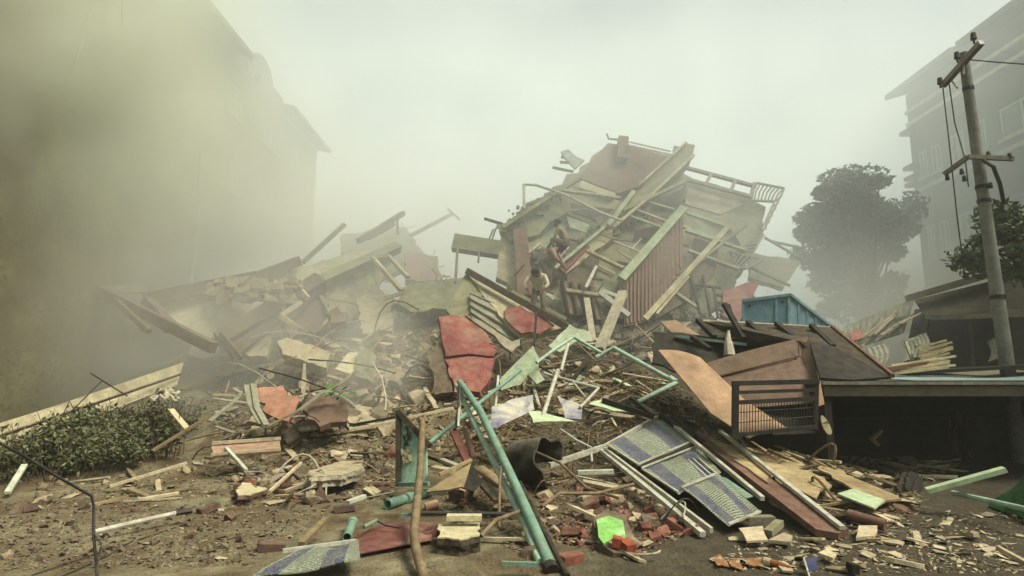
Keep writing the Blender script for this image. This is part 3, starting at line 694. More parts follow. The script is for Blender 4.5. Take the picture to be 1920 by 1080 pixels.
# window frame leaning at the lower right, folded tin at the foot
for a, b in (((1296, 518), (1312, 588)), ((1318, 516), (1332, 592)), ((1338, 540), (1346, 596)), ((1300, 534), (1352, 540)), ((1340, 552), (1356, 556)), ((1342, 566), (1358, 570)), ((1344, 580), (1358, 584))): wbar('window_bar', a, b, .06, .06, m_woodd, -.6)
wp('ceiling_board', [(1238, 602), (1268, 600), (1318, 632), (1300, 640), (1258, 622)], -1.0, .05, m_ply, 41, .05)
mb = MB(); mb.grid(lambda u, v: B(1045 + 70 * u + 12 * v, 525 + 14 * u + 62 * v, -.4 + .16 * math.sin(u * 26)), 40, 3, .03); build('folded_tin', mb, m_brk, wreck)
wbar('broken_slab', (850, 455), (945, 470), .5, .3, m_concg, .3); wtube('rebar', [(858, 462), (856, 500), (854, 530)], .04, m_grym, .2); wtube('rebar', [(898, 470), (897, 492)], .03, m_grym, .2)
wtube('rebar', [(930, 428), (918, 462)], .03, m_grym, .2); wtube('rebar', [(925, 430), (913, 458)], .03, m_grym, .2)
for a, b in (((1433, 445), (1506, 487)), ((1404, 500), (1482, 536)), ((1444, 452), (1500, 464))): wbar('loose_rod', a, b, .06, .06, m_grym, .3)
for a, b, wd in (((1012, 540), (1040, 562), .1), ((1128, 545), (1156, 555), .1), ((1125, 548), (1180, 592), .13), ((1100, 560), (1112, 640), .16), ((1118, 500), (1098, 540), .08)): wbar('broken_batten', a, b, wd, .08, m_wmet if b[1] < 600 else m_cloth, -.9)
rnd = random.Random(4)
for i in range(34):
    x, y = rnd.uniform(950, 1340), rnd.uniform(440, 620)
    a = rnd.choice((.9, .75, 2.7, 2.9)) + rnd.uniform(-.2, .2); L = rnd.uniform(14, 45)
    wbar('broken_batten', (x, y), (x + L * math.cos(a), y - L * math.sin(a)), rnd.uniform(.03, .08), .04, rnd.choice((m_cloth, m_woodd, m_wmet, m_brk)), rnd.uniform(-.5, .1))
ru = MB()
for i in range(1300):                       # crumbled plaster clinging along the beams and room corners
    t = rnd.random(); k = rnd.randrange(7)
    a, b = (((1040, 505), (1165, 400)), ((1150, 420), (1200, 395)), ((945, 430), (1050, 360)), ((1110, 560), (1340, 600)), ((1000, 480), (1100, 470)), ((1060, 620), (1340, 620)), ((1200, 640), (1080, 580)), ((1290, 340), (1420, 470)))[k]
    x, y = a[0] + (b[0] - a[0]) * t + rnd.gauss(0, 7), a[1] + (b[1] - a[1]) * t + rnd.gauss(0, 6)
    p = B(x, y, rnd.uniform(-.25, .2)); s = .03 + .12 * rnd.random() ** 2
    ru.hexa([p + Vector((rnd.uniform(.5, 1) * s * sx, rnd.uniform(.5, 1) * s * sy, rnd.uniform(.4, 1) * s * sz)) for sz in (-1, 1) for sx, sy in ((-1, -1), (1, -1), (1, 1), (-1, 1))])
o = build('crumbled_plaster', ru, m_conc, wreck); o['kind'] = 'stuff'
tag(wreck, 'collapsed pink and green building tipped over with its rooms showing', 'building')

# ------------------------------------------------------------------ other big fallen pieces
def slab(name, label, cat, poly, th, mat, seed=0, amp=.08, keep=(), group=None, step=.3, back=None, parent=None):
    pts = [P(*p) for p in poly]
    if seed: pts = jag(pts, min(amp * 1.3, .11), step * .5, keep, seed)
    mb = MB(); mb.panel(pts, th, back=back); o = build(name, mb, mat, parent)
    if label: tag(o, label, cat, group)
    if seed and th >= .14 and label:          # torn reinforcement standing out of the broken edge
        rr_ = random.Random(seed * 3); m_ = len(pts); cc = sum(pts, Vector()) / m_
        for _k in range(4):
            e = pts[rr_.randrange(m_)]; d_ = (e - cc).normalized(); L_ = rr_.uniform(.25, .7); q_ = MB()
            q_.tube([e - d_ * .1, e + d_ * L_ * .5, e + d_ * L_ + Vector((rr_.uniform(-.2, .2), rr_.uniform(-.2, .2), rr_.uniform(-.3, .15)))], .014, 5); build('rebar', q_, m_rust, o)
    return o
def stick(name, label, cat, a, b, wd, th, mat, group=None, bend=0, seg=1, up=None, parent=None, taper=1.0):
    mb = MB(); mb.bar(P(*a), P(*b), wd, th, up=up, bend=bend, seg=seg, taper=taper); o = build(name, mb, mat, parent)
    if label: tag(o, label, cat, group)
    return o
def rod(name, label, cat, pts, r, mat, group=None, n=8, parent=None, r2=None):
    mb = MB(); mb.tube([P(*p) for p in pts], r, n, r2); o = build(name, mb, mat, parent, sm='auto')
    if label: tag(o, label, cat, group)
    return o
# left: long fallen wall slab over the hedge
ls = slab('fallen_wall', 'long pale wall slab fallen on a slant above the hedge', 'wall slab', [(-60, 812, 9.0), (100, 762, 10.6), (345, 679, 13.6), (332, 722, 13.3), (100, 812, 10.4), (-60, 868, 8.9)], .35, m_plas, 51, .03, (0, 1), step=.5)
mb = MB(); mb.bar(P(-60, 838, 8.8), P(338, 702, 13.3), .03, .05, up=(0, -1, 0)); build('ridge', mb, m_brk, ls)
# left wedge: collapsed floor with a rim
wd = empty('collapsed_floor', P(500, 640, 17))
slabp = lambda n, poly, th, mat, seed=0, amp=.1, keep=(): slab(n, None, None, poly, th, mat, seed, amp, keep, parent=wd)
slabp('floor_slab', [(275, 562, 15.4), (480, 524, 16.9), (640, 478, 19), (745, 462, 20.5), (700, 520, 19.2), (560, 590, 17.6), (420, 640, 15.9), (320, 612, 15.2)], .3, m_plas, 52, .15)
mb = MB(); mb.bar(P(272, 562, 15.0), P(480, 520, 16.5), .3, .34); mb.bar(P(480, 520, 16.5), P(560, 490, 17.6), .24, .3); build('rim', mb, m_brk, wd)
mb = MB(); mb.bar(P(274, 565, 14.9), P(322, 616, 14.5), .24, .28); build('rim', mb, m_brk, wd)
mb = MB()
rr = random.Random(9)
for i in range(90):
    p = P(rr.uniform(380, 560), rr.uniform(525, 565), rr.uniform(15.4, 16.2)); s = rr.uniform(.06, .22)
    mb.hexa([p + Vector((rr.uniform(.5, 1) * s * sx, rr.uniform(.5, 1) * s * sy, rr.uniform(.3, .7) * s * sz)) for sz in (-1, 1) for sx, sy in ((-1, -1), (1, -1), (1, 1), (-1, 1))])
o = build('crumbled_edge', mb, m_yel, wd); o['kind'] = 'stuff'
tag(wd, 'wide pale floor slab with raised rim sinking to the left', 'floor slab')
stick('fallen_beam', 'long thin beam sloping down at the far left of the heap', 'beam', (186, 545, 14.8), (400, 652, 13.6), .22, .25, m_brk, 'long fallen beams')
stick('fallen_beam', 'thin level beam behind the far left sloping beam', 'beam', (185, 544, 15), (275, 541, 15.6), .12, .2, m_concg, 'long fallen beams')
stick('fallen_beam', 'slim broken batten under the far left sloping beam', 'beam', (215, 562, 14.4), (280, 622, 14), .12, .12, m_brk, 'long fallen beams')
# diagonal broken roof beam with a dark hollow below
db = empty('fallen_roof', P(500, 640, 15.5))
mb = MB(); mb.bar(P(412, 642, 15.0), P(602, 528, 16.8), .45, .42, up=(0, -1, .4)); build('beam', mb, m_brk, db)
mb = MB(); mb.bar(P(602, 528, 16.8), P(746, 464, 19.2), .3, .3, up=(0, -1, .4)); build('beam', mb, m_concg, db)
slab('wall_face', None, None, [(600, 540, 17.1), (660, 500, 18.2), (745, 470, 19.4), (700, 560, 18.6), (640, 620, 17.4), (600, 610, 16.9)], .25, m_plas, 53, .2, parent=db)
slab('hollow_back', None, None, [(520, 600, 16.4), (560, 552, 16.7), (605, 535, 17.0), (622, 590, 16.8), (600, 620, 16.4), (545, 635, 16.0)], .2, m_mauve, 54, .15, parent=db)
slab('wall_face', None, None, [(452, 640, 15.5), (478, 612, 15.7), (508, 602, 15.9), (510, 640, 15.6), (500, 668, 15.2), (468, 668, 15.1), (450, 655, 15.3)], .2, m_plas, 55, .05, parent=db)
slab('wall_face', None, None, [(590, 540, 16.9), (612, 560, 16.7), (628, 600, 16.5), (600, 618, 16.2), (618, 590, 16.5)], .14, m_plas, 56, .1, parent=db)
slab('broken_soffit', None, None, [(425, 648, 14.9), (520, 590, 15.7), (600, 545, 16.6), (560, 590, 16.2), (500, 622, 15.5), (440, 672, 14.8)], .25, m_brk, 57, .15, parent=db)
for a, b in (((414, 625, 14.8), (452, 672, 14.6)), ((526, 592, 15.3), (562, 618, 15.2)), ((526, 592, 15.3), (565, 566, 15.6)), ((533, 566, 15.9), (531, 590, 15.8)), ((565, 545, 16.2), (578, 560, 16.1))):
    mb = MB(); mb.bar(P(*a), P(*b), .1, .12); build('broken_batten', mb, m_woodp if a[0] > 420 else m_brk, db)
slab('beam_lump', None, None, [(612, 588, 16.0), (632, 574, 16.1), (650, 585, 16.1), (648, 602, 15.9), (618, 606, 15.8)], .35, m_mauve, 58, .08, parent=db)
tag(db, 'broken diagonal roof beam over a dark hollow and rounded wall fragment', 'roof')
slab('plaster_block', 'upright pale plaster slab standing below the raised floor rim', 'plaster slab', [(366, 628, 15.8), (374, 586, 16.1), (394, 590, 16.0), (390, 632, 15.7)], .3, m_plasg, 0)
slab('plaster_block', 'pale plaster block lying right of the upright pale slab', 'plaster slab', [(398, 586, 16.4), (420, 578, 16.6), (456, 600, 16.3), (440, 620, 16.0), (408, 604, 16.2)], .45, m_plasg, 0)
slab('fallen_wall', 'long yellowish slab lying below the dark hollow', 'wall slab', [(520, 640, 14.4), (540, 632, 14.6), (622, 660, 14.2), (612, 690, 13.8), (530, 664, 14.0)], .3, m_yel, 59, .05)
cb = empty('cabinet', P(668, 700, 13.0))
slab('side', None, None, [(628, 692, 12.9), (652, 662, 13.3), (680, 658, 13.3), (666, 704, 12.8)], .05, m_cream, parent=cb)
slab('door', None, None, [(664, 704, 12.8), (672, 655, 13.1), (696, 656, 13.0), (690, 712, 12.7)], .3, m_concg, parent=cb)
tag(cb, 'overturned cream cabinet with an olive side in mid heap', 'cabinet')
for a, b, wdt, lab in (((568, 492, 19), (646, 421, 20), .14, 'dark pole pointing up left of the hazy roof edge'), ((672, 452, 20), (756, 400, 22), .18, 'upper hazy beam pointing up right behind the slabs'),
                      ((690, 446, 20.5), (738, 420, 22), .16, 'short hazy beam under the upper hazy beam'), ((770, 442, 23), (846, 402, 25), .14, 'far faint pole right of the hazy beams')):
    stick('leaning_pole', lab, 'pole', a, b, wdt, wdt, m_brk, 'poles sticking out of the dust')
stick('leaning_pole', 'faint short stick crossing the end of the far pole', 'pole', (840, 392, 25), (862, 412, 25), .08, .08, m_brk, 'poles sticking out of the dust')
stick('leaning_pole', 'faint upright stick beside the hazy beams', 'pole', (745, 405, 21.5), (746, 440, 21.4), .08, .08, m_brk, 'poles sticking out of the dust')
fr = empty('door_frame', P(730, 520, 17.0))
for a, b in (((698, 482, 17.6), (752, 545, 16.6)), ((728, 480, 17.8), (765, 520, 17.0)), ((698, 482, 17.6), (728, 479, 17.8)), ((720, 560, 16.5), (760, 548, 16.6))):
    mb = MB(); mb.bar(P(*a), P(*b), .13, .1); build('frame_bar', mb, m_plas, fr)
tag(fr, 'pale leaning door frame in the hazy middle of the heap', 'door frame')
slab('fallen_wall', 'broad hazy wall between the door frame and the tent roof', 'wall slab', [(752, 540, 17.2), (800, 525, 17.4), (870, 520, 17.5), (860, 575, 16.6), (770, 585, 16.4), (740, 570, 16.8)], .3, m_concg, 60, .08)
slab('fallen_wall', 'cracked pale wall leaning under the hazy door frame', 'wall slab', [(668, 560, 17.2), (705, 535, 17.8), (740, 560, 17.2), (735, 620, 16.2), (680, 625, 16.0)], .25, m_yel, 61, .15)
slab('fallen_wall', 'faint wall piece behind the raised floor rim', 'wall slab', [(640, 440, 23), (700, 430, 23.5), (760, 425, 24), (800, 480, 23), (730, 520, 22), (640, 490, 22)], .3, m_concg, 62, .3)
slab('fallen_wall', 'faint pinkish wall piece low behind the door frame', 'wall slab', [(760, 470, 22), (820, 480, 22), (830, 530, 21), (760, 525, 21)], .3, m_pink, 63, .3)
# red painted wall in two pieces
slab('red_wall_piece', 'upper half of the red painted wall, arched top', 'wall piece', [(822, 594, 13.2), (846, 590, 13.4), (872, 595, 13.6), (910, 622, 13.4), (934, 655, 13.0), (925, 668, 12.9), (880, 663, 12.9), (836, 668, 12.8)], .16, m_red, 64, .02, (5, 6))
slab('red_wall_piece', 'lower half of the red painted wall below the crack', 'wall piece', [(834, 674, 12.7), (880, 668, 12.8), (928, 672, 12.8), (922, 705, 12.4), (900, 735, 12.1), (852, 735, 12.0)], .16, m_red, 65, .05, (0,))
slab('wall_piece', 'dark torn wall edge hanging left of the red wall', 'wall piece', [(800, 660, 12.9), (826, 640, 13.1), (836, 680, 12.7), (850, 735, 12.1), (815, 740, 12.1)], .14, m_brk, 66, .08)
# tent-like fallen roof
tr = empty('fallen_gable', P(950, 640, 14.0))
slab('gable_face', None, None, [(876, 512, 14.8), (935, 548, 14.5), (990, 578, 14.2), (1060, 614, 13.9), (1010, 628, 13.7), (975, 628, 13.6), (935, 590, 13.9), (900, 545, 14.4)], .14, m_plas, 67, .03, (0, 1, 2), parent=tr)
slab('painted_patch', None, None, [(950, 575, 14.0), (975, 572, 13.98), (1010, 590, 13.85), (1040, 610, 13.7), (1012, 626, 13.58), (978, 625, 13.5), (946, 594, 13.82)], .02, m_red, 68, .06, parent=tr)
mb = MB(); mb.bar(P(876, 508, 14.6), P(1068, 616, 13.6), .14, .16); build('ridge_beam', mb, m_brk, tr)
slab('dark_side', None, None, [(874, 512, 14.7), (905, 552, 14.3), (880, 600, 13.7), (845, 592, 13.8), (836, 580, 14.0)], .1, m_concg, 69, .06, parent=tr)
mb = MB(); mb.grid(lambda u, v: P(880 + 95 * v + 4 * u, 548 + 46 * u + 70 * v * (.6 + .4 * u), 14.15 - .5 * u + .05 * math.sin(u * 22)), 30, 8, .03); build('corrugated_soffit', mb, m_tin, tr)
slab('soffit_board', None, None, [(872, 590, 13.75), (900, 600, 13.6), (960, 640, 13.2), (985, 632, 13.3), (960, 660, 12.9), (935, 640, 13.1)], .08, m_conc, 70, .08, parent=tr)
tag(tr, 'fallen gable with pale plaster, red patch and corrugated soffit', 'gable')
stick('leaning_pole', 'thin dark post standing before the stooping man', 'pole', (1006, 585, 13.6), (1001, 648, 13.0), .05, .05, m_black)
slab('metal_sheet', 'large torn grey green sheet metal hanging in mid heap', 'sheet metal', [(936, 712, 11.3), (965, 682, 11.6), (1000, 648, 11.9), (1012, 672, 11.7), (1022, 712, 11.3), (1006, 720, 11.2), (990, 702, 11.4), (975, 722, 11.2), (940, 732, 11.1)], .02, m_tingrn, 71, .05, (0, 1))
slab('metal_sheet', 'pale folded sheet above the green pipe elbow', 'sheet metal', [(1028, 648, 12.6), (1068, 608, 13.0), (1105, 622, 12.8), (1112, 640, 12.5), (1080, 640, 12.5), (1050, 660, 12.3)], .03, m_plasg, 72, .04)
stick('wood_beam', 'grey upright timber leaning below the corrugated partition', 'timber', (1124, 655, 12.5), (1168, 548, 13.6), .2, .12, m_cloth)
# ------------------------------------------------------------------ right side: kiosk, shed roof, tank, sheds
ks = empty('market_kiosk', (8.2, 9.6, 0))
KX0, KX1, KY0, KY1, KZ = 4.55, 13.0, 8.7, 12.2, 1.47
mb = MB(); mb.box((KX0, KY0, KZ - .03), (KX1, KY1, KZ)); build('roof', mb, m_bsheet, ks)
mb = MB(); mb.box((KX0, KY0 - .03, KZ - .20), (KX1, KY0 - .003, KZ - .035)); build('fascia', mb, M('grimy_fascia', '#3f3a28', .85, .35, 2, 40, .12, .3), ks)
mb = MB(); mb.box((KX0 - .02, KY0 - .05, KZ - .033), (KX1, KY0 - .004, KZ + .012)); build('roof_edge', mb, m_grym, ks)
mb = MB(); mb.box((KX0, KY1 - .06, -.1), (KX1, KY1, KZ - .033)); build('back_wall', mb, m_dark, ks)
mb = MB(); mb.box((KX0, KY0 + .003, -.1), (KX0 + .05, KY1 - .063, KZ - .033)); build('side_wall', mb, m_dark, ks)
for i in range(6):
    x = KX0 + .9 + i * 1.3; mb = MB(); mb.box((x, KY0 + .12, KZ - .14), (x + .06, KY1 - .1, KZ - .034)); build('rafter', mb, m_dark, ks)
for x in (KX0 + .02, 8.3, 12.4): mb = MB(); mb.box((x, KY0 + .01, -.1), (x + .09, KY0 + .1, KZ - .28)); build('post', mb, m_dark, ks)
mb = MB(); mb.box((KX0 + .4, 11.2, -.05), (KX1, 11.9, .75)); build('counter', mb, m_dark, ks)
tag(ks, 'low black market kiosk with flat blue grey roof at the right', 'kiosk')
sh = ((1672, 712, 9.2), (1790, 705, 10.4), (1930, 712, 10.0), (1960, 722, 9.0), (1800, 722, 8.85))
mb = MB(); mb.grid(lambda u, v: Vector((6.0 + 4.6 * u, 8.9 + 2.0 * v, KZ + .03 + .03 * math.sin(u * 9) * v + .05 * v)), 24, 6, .006); tag(build('roof_sheet', mb, m_bsheet), 'crumpled pale blue sheet lying on the kiosk roof', 'roof sheet')
mb = MB(); mb.grid(lambda u, v: Vector((7.4 + 4.2 * u, 10.9 + 1.2 * v, KZ + .09 + .12 * v + .03 * math.sin(u * 14))), 30, 4, .006); tag(build('roof_sheet', mb, m_tin), 'darker grey sheet along the back of the kiosk roof', 'roof sheet')
mb = MB(); mb.bar((6.4, 10.7, KZ + .10), (12.5, 11.2, KZ + .42), .5, .06); tag(build('dark_board', mb, m_dark), 'dark board standing behind sheets on the kiosk roof', 'board')
# objects in the kiosk gloom
def sandal():
    c = P(1549, 797, 8.55); mb = MB(); n = 14
    ring = []
    for k in range(n):
        a = 2 * math.pi * k / n; wx = .052 * math.cos(a) * (1 - .25 * math.sin(a)); hz = .135 * math.sin(a)
        ring.append(c + Vector((wx + hz * -.35, 0, hz)))
    mb.panel(ring, .02); b = empty('sandal', c - Vector((0, 0, .14))); build('sole', mb, m_cream, b)
    mb = MB(); mb.tube([c + Vector((-.05, -.012, .02)), c + Vector((0, -.05, .05)), c + Vector((.03, -.012, .03))], .011, 5); build('strap', mb, m_grym, b)
    tag(b, 'pale worn sandal hanging on the dark kiosk corner', 'sandal')
sandal()
stick('wood_stick', 'short pale stick leaning in the dark kiosk', 'stick', (1652, 808, 9.6), (1634, 825, 9.5), .05, .04, m_wood); stick('wood_stick', 'shorter stick crossing the pale stick in the kiosk', 'stick', (1632, 822, 9.5), (1648, 836, 9.4), .05, .04, m_wood)
mb = MB(); mb.grid(lambda u, v: P(1772 + 34 * u + 14 * v + 5 * math.sin(v * 7), 768 + 90 * v, 10.6 + .12 * math.sin(u * 9 + v * 3)), 10, 14, .01); tag(build('hanging_rag', mb, m_woodd), 'dim grey rag hanging deep inside the kiosk', 'rag')
# shed roof on top of the plywood, rafters sticking out
sr = empty('shed_roof', P(1500, 650, 10.2))
slab('roof_panel', None, None, [(1316, 602, 11.6), (1408, 606, 11.4), (1562, 614, 11.0), (1672, 704, 9.4), (1560, 694, 9.3), (1500, 640, 10.0), (1390, 636, 10.9), (1312, 630, 11.2)], .06, m_woodd, 0, parent=sr)
slab('roof_panel', None, None, [(1318, 599, 11.7), (1560, 612, 11.1), (1560, 640, 10.6), (1420, 636, 10.8), (1320, 628, 11.3)], .03, m_conc, 0, back=(0, .5, -1), parent=sr)
for a, b in (((1308, 600, 11.3), (1340, 632, 10.7)), ((1402, 604, 11.2), (1440, 638, 10.5)), ((1456, 606, 11.0), (1490, 634, 10.4)), ((1521, 610, 10.8), (1562, 650, 10.1)), ((1358, 570, 11.5), (1395, 635, 10.8)), ((1298, 632, 11.0), (1330, 655, 10.5))):
    mb = MB(); mb.bar(P(*a), P(*b), .09, .08); build('rafter', mb, m_dark, sr)
mb = MB(); mb.bar(P(1560, 613, 11.0), P(1674, 705, 9.35), .06, .07); build('verge_board', mb, m_rplank, sr)
mb = MB(); mb.bar(P(1266, 630, 11.4), P(1400, 646, 10.9), .12, .05); build('eave_board', mb, m_bsheet, sr)
tag(sr, 'brown shed roof on dark rafters collapsed over the plywood', 'shed roof')
slab('shade_panel', 'added black panel for the dark underside of the shed roof', 'board', [(1518, 640, 9.9), (1560, 648, 9.8), (1668, 706, 9.2), (1600, 712, 8.9), (1538, 708, 9.0)], .05, m_dark)  # dark panel added for the shaded underside of the shed roof
# blue tank
slab('shade_backing', 'added dark panel for the gloom under shed roof behind plywood', 'board', [(1226, 622, 11.6), (1330, 628, 11.5), (1440, 640, 11.3), (1450, 690, 10.6), (1300, 706, 10.6), (1222, 680, 11.0)], .04, m_dark, 44, .05)  # dark backing added for the unlit interior under the shed roof
rod('bottle_gourd', 'pale bottle shaped cloth hanging under the shed roof', 'cloth', [(1366, 620, 11.0), (1365, 636, 10.95), (1366, 645, 10.93), (1368, 668, 10.85)], .025, m_cloth, None, 8, None, .11)
bt = empty('water_tank', P(1470, 605, 13.0))
c = [P(1391, 610, 12.8), P(1480, 610, 12.6), P(1480, 553, 12.6), P(1391, 564, 12.8)]
k0, k1 = P(1558, 640, 13.5), P(1558, 613, 13.5); back, back2 = k0 - c[1], k1 - c[2]
mb = MB(); mb.hexa([c[0], c[1], c[1] + back, c[0] + back, c[3], c[2], c[2] + back2, c[3] + back2]); build('body', mb, m_blue, bt)
mb = MB(); off = Vector((0, -.03, 0)); mb.bar(c[3] + off, c[2] + off, .05, .06); mb.bar(c[2] + off, c[2] + back2 + off, .06, .06); build('rim', mb, m_blue, bt)
for t in (.02, .72, .98):
    a = c[0].lerp(c[1], t) + off * .6; b_ = c[3].lerp(c[2], t) + off * .6; mb = MB(); mb.bar(a, b_, .05, .03, up=(0, -1, 0)); build('rib', mb, m_blue, bt)
for t in (.2, .4, .6, .8):
    a = c[1] + back * t + Vector((0, -.014, 0)); b_ = c[2] + back2 * t + Vector((0, -.014, 0)); mb = MB(); mb.bar(a, b_, .05, .03, up=(0, -1, 0)); build('rib', mb, m_blue, bt)
for t in (.15, .85):
    p = c[3].lerp(c[2], t) + Vector((0, -.006, -.13)); mb = MB(); mb.tube([p, p + Vector((0, -.02, 0))], .03, 8); build('bolt', mb, m_black, bt)
tag(bt, 'blue rectangular tank perched on the collapsed shed roof', 'tank')
stick('leaning_pole', 'dark rod rising left of the blue tank', 'pole', (1365, 572, 12.0), (1378, 612, 11.7), .07, .07, m_dark)
# plywood and brown boards
mb = MB()
def plyfn(u, v):
    # bowed orange sheet, u across, v down
    L = (P(1234, 658, 9.9), P(1332, 776, 8.75), P(1404, 823, 8.25)); Q = (P(1312, 672, 10.1), P(1396, 752, 9.15), P(1480, 808, 8.5))
    f = lambda T: T[0].lerp(T[1], v / .62) if v < .62 else T[1].lerp(T[2], (v - .62) / .38)
    q = f(L).lerp(f(Q), u); q.z += .05 * math.sin(u * math.pi); return q
mb.grid(plyfn, 8, 16, .02); tag(build('plywood_sheet', mb, m_ply, sm='auto'), 'bowed orange plywood sheet leaning left of black gate', 'plywood sheet')
bb = empty('brown_board', P(1450, 720, 9.2))
mb = MB(); mb.grid(lambda u, v: P(1305 + 110 * u, 690 - 42 * u * (1 + .1 * u), 10.1).lerp(P(1372 + 45 * u, 742, 9.2), v) if False else P(1308 + u * 206, 690 - 58 * u ** .8 + 34 * v, 10.1 - .25 * v), 12, 3, .02); build('board', mb, m_ply2, bb, sm='auto')
slab('board', None, None, [(1318, 712, 9.9), (1500, 668, 9.85), (1516, 634, 9.95), (1536, 716, 9.2), (1536, 754, 8.95), (1440, 762, 9.1), (1390, 764, 9.2), (1360, 745, 9.35)], .02, m_ply2, parent=bb)
mb = MB(); mb.bar(P(1322, 711, 9.83), P(1498, 668, 9.8), .02, .02); mb.bar(P(1496, 640, 9.86), P(1498, 668, 9.8), .02, .02); build('joint_batten', mb, m_rplank, bb)
tag(bb, 'big reddish brown board standing behind the black gate', 'board')
# black gate
gt = empty('metal_gate', P(1450, 815, 8.0)); gl, gr = 8.0, 8.25
def gbar(name, a, b, r): mb = MB(); mb.bar(P(*a), P(*b), r, r, up=(0, -1, 0)); return build(name, mb, m_black, gt)
gbar('rail', (1374, 719, gl), (1534, 715, gr), .065); gbar('rail', (1376, 736, gl), (1532, 731, gr), .045); gbar('rail', (1376, 755, gl), (1531, 747, gr), .055); gbar('rail', (1376, 816, gl), (1530, 800, gr), .05)
gbar('post', (1379, 719, gl), (1378, 822, gl), .075); gbar('post', (1531, 713, gr), (1529, 806, gr), .05)
for i in range(27):
    t = (i + 1) / 28; mb = MB(); mb.tube([P(1379 + 151 * t, 756 - 8 * t, gl + .25 * t), P(1379 + 150 * t, 815 - 15 * t, gl + .25 * t)], .006, 5); build('bar', mb, m_black, gt)
for k in (.3, .62): mb = MB(); mb.tube([P(1379, 756 + 60 * k, gl + .012), P(1530, 748 + 52 * k, gr + .012)], .006, 5); build('bar', mb, m_black, gt)
tag(gt, 'black metal gate with fine bars propped before plywood', 'gate')
slab('shade_panel', 'added dark panel for the void seen low through the black gate', 'board', [(1408, 764, 9.3), (1530, 756, 9.3), (1530, 812, 8.8), (1450, 815, 8.8)], .03, m_dark)  # dark panel added where the gate looks into a shaded void
slab('pale_board', 'tan board strip standing right of the black gate', 'board', [(1533, 712, 8.6), (1538, 714, 8.62), (1546, 758, 8.5), (1534, 762, 8.45)], .03, m_ply)
for x0, y0_, w_, lab in ((1690, 640, 46, 'bent grey tin sheet hanging beside the cream plank stack'), (1850, 640, 40, 'rusty tin sheet leaning in the dark shed'), (1600, 660, 60, 'buckled tin sheet sliding below the slipping roof')):
    mb = MB(); mb.grid(lambda u, v: P(x0 + w_ * u + 8 * math.sin(v * 3), y0_ - 16 * u + 40 * v, 12.6 - .5 * v + .012 * math.sin(u * 40) + .12 * math.sin(v * 2.6 + u)), 40, 6, .01); tag(build('tin_sheet', mb, m_tin), lab, 'tin sheet')
# sheds behind the kiosk at the right
sd = empty('shed', P(1790, 640, 14.5))
mb = MB(); mb.grid(lambda u, v: P(1585 + 130 * u - 20 * v, 612 - 52 * u + (60 + 12 * u) * v * .9, 15.2 - 1.3 * v + .05 * math.sin((u + v * .2) * 70)), 90, 4, .02); build('roof_sheet', mb, m_tin, sd)
mb = MB(); mb.bar(P(1700, 560, 14.4), P(1878, 508, 13.6), .32, .14); build('ridge_beam', mb, m_grym, sd)
slab('roof_panel', None, None, [(1715, 562, 14.6), (1920, 512, 13.5), (1960, 570, 12.8), (1960, 585, 12.8), (1735, 592, 14.0)], .08, m_roofd, parent=sd)
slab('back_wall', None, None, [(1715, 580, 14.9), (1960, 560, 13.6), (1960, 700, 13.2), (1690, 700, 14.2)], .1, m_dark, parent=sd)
mb = MB(); mb.bar(P(1735, 597, 13.9), P(1925, 590, 12.8), .12, .1); build('eave_board', mb, m_concg, sd)
mb = MB(); mb.bar(P(1738, 600, 13.8), P(1722, 690, 13.4), .12, .1); mb.bar(P(1820, 604, 13.4), P(1826, 690, 13.2), .07, .07); build('post', mb, m_woodd, sd)
tag(sd, 'dark open shed with corrugated roof slipping off, behind kiosk', 'shed')
for k in range(9):
    x = 1600 + k * 12; rr = random.Random(k); stick('roof_batten', ('leftmost', 'second', 'third', 'fourth', 'fifth', 'sixth', 'seventh', 'eighth', 'rightmost')[k] + ' loose batten from the left on the slipping corrugated shed roof', 'batten', (x - 8, 655 - k * 5 + rr.uniform(-12, 6), 13.7), (x + 42 + rr.uniform(-8, 14), 598 - k * 2 + rr.uniform(-10, 6), 14.6), rr.uniform(.03, .08), .03, m_woodp if k % 3 else m_tin, 'loose battens on the shed roof')
slab('painted_board', 'small faded red board at the eave of slipping roof', 'board', [(1592, 624, 13.2), (1616, 618, 13.3), (1618, 634, 13.0), (1598, 640, 12.9)], .03, m_red)
rr = random.Random(31)
for k in range(13):
    y = 641 + k * 4.0; far = k < 7
    a = (1722 + rr.uniform(-4, 8) if far else 1668 + rr.uniform(-4, 10), y + 12 if far else 686 + (k - 7) * 3.2, 10.4 - k * .03); b_ = (1782 + rr.uniform(-10, 8), y - 3 if far else 668 + (k - 7) * 4.2, 10.2 - k * .03)
    ordn = ('topmost', 'second', 'third', 'fourth', 'fifth', 'sixth', 'seventh', 'eighth', 'ninth', 'tenth', 'eleventh', 'twelfth', 'lowest')[k]
    stick('timber_plank', f'{ordn} cream plank counted from the top of the stack on the kiosk roof', 'plank', a, b_, .10, .035, m_cream if k % 3 else m_woodp, 'cream planks stacked on the kiosk roof')
stick('timber_plank', 'thin plank lying in front of the cream plank stack', 'plank', (1664, 692, 10.0), (1740, 680, 10.0), .07, .05, m_rplank)
bx = empty('wooden_frame', P(1715, 685, 10.6))
for a, b in (((1698, 640, 10.6), (1712, 678, 10.4)), ((1722, 634, 10.8), (1732, 676, 10.5)), ((1698, 640, 10.6), (1722, 634, 10.8)), ((1712, 678, 10.4), (1732, 676, 10.5)), ((1716, 650, 10.7), (1728, 648, 10.7))):
    mb = MB(); mb.bar(P(*a), P(*b), .05, .04); build('frame_bar', mb, m_tin, bx)
tag(bx, 'grey wooden frame leaning on the cream plank stack', 'frame')

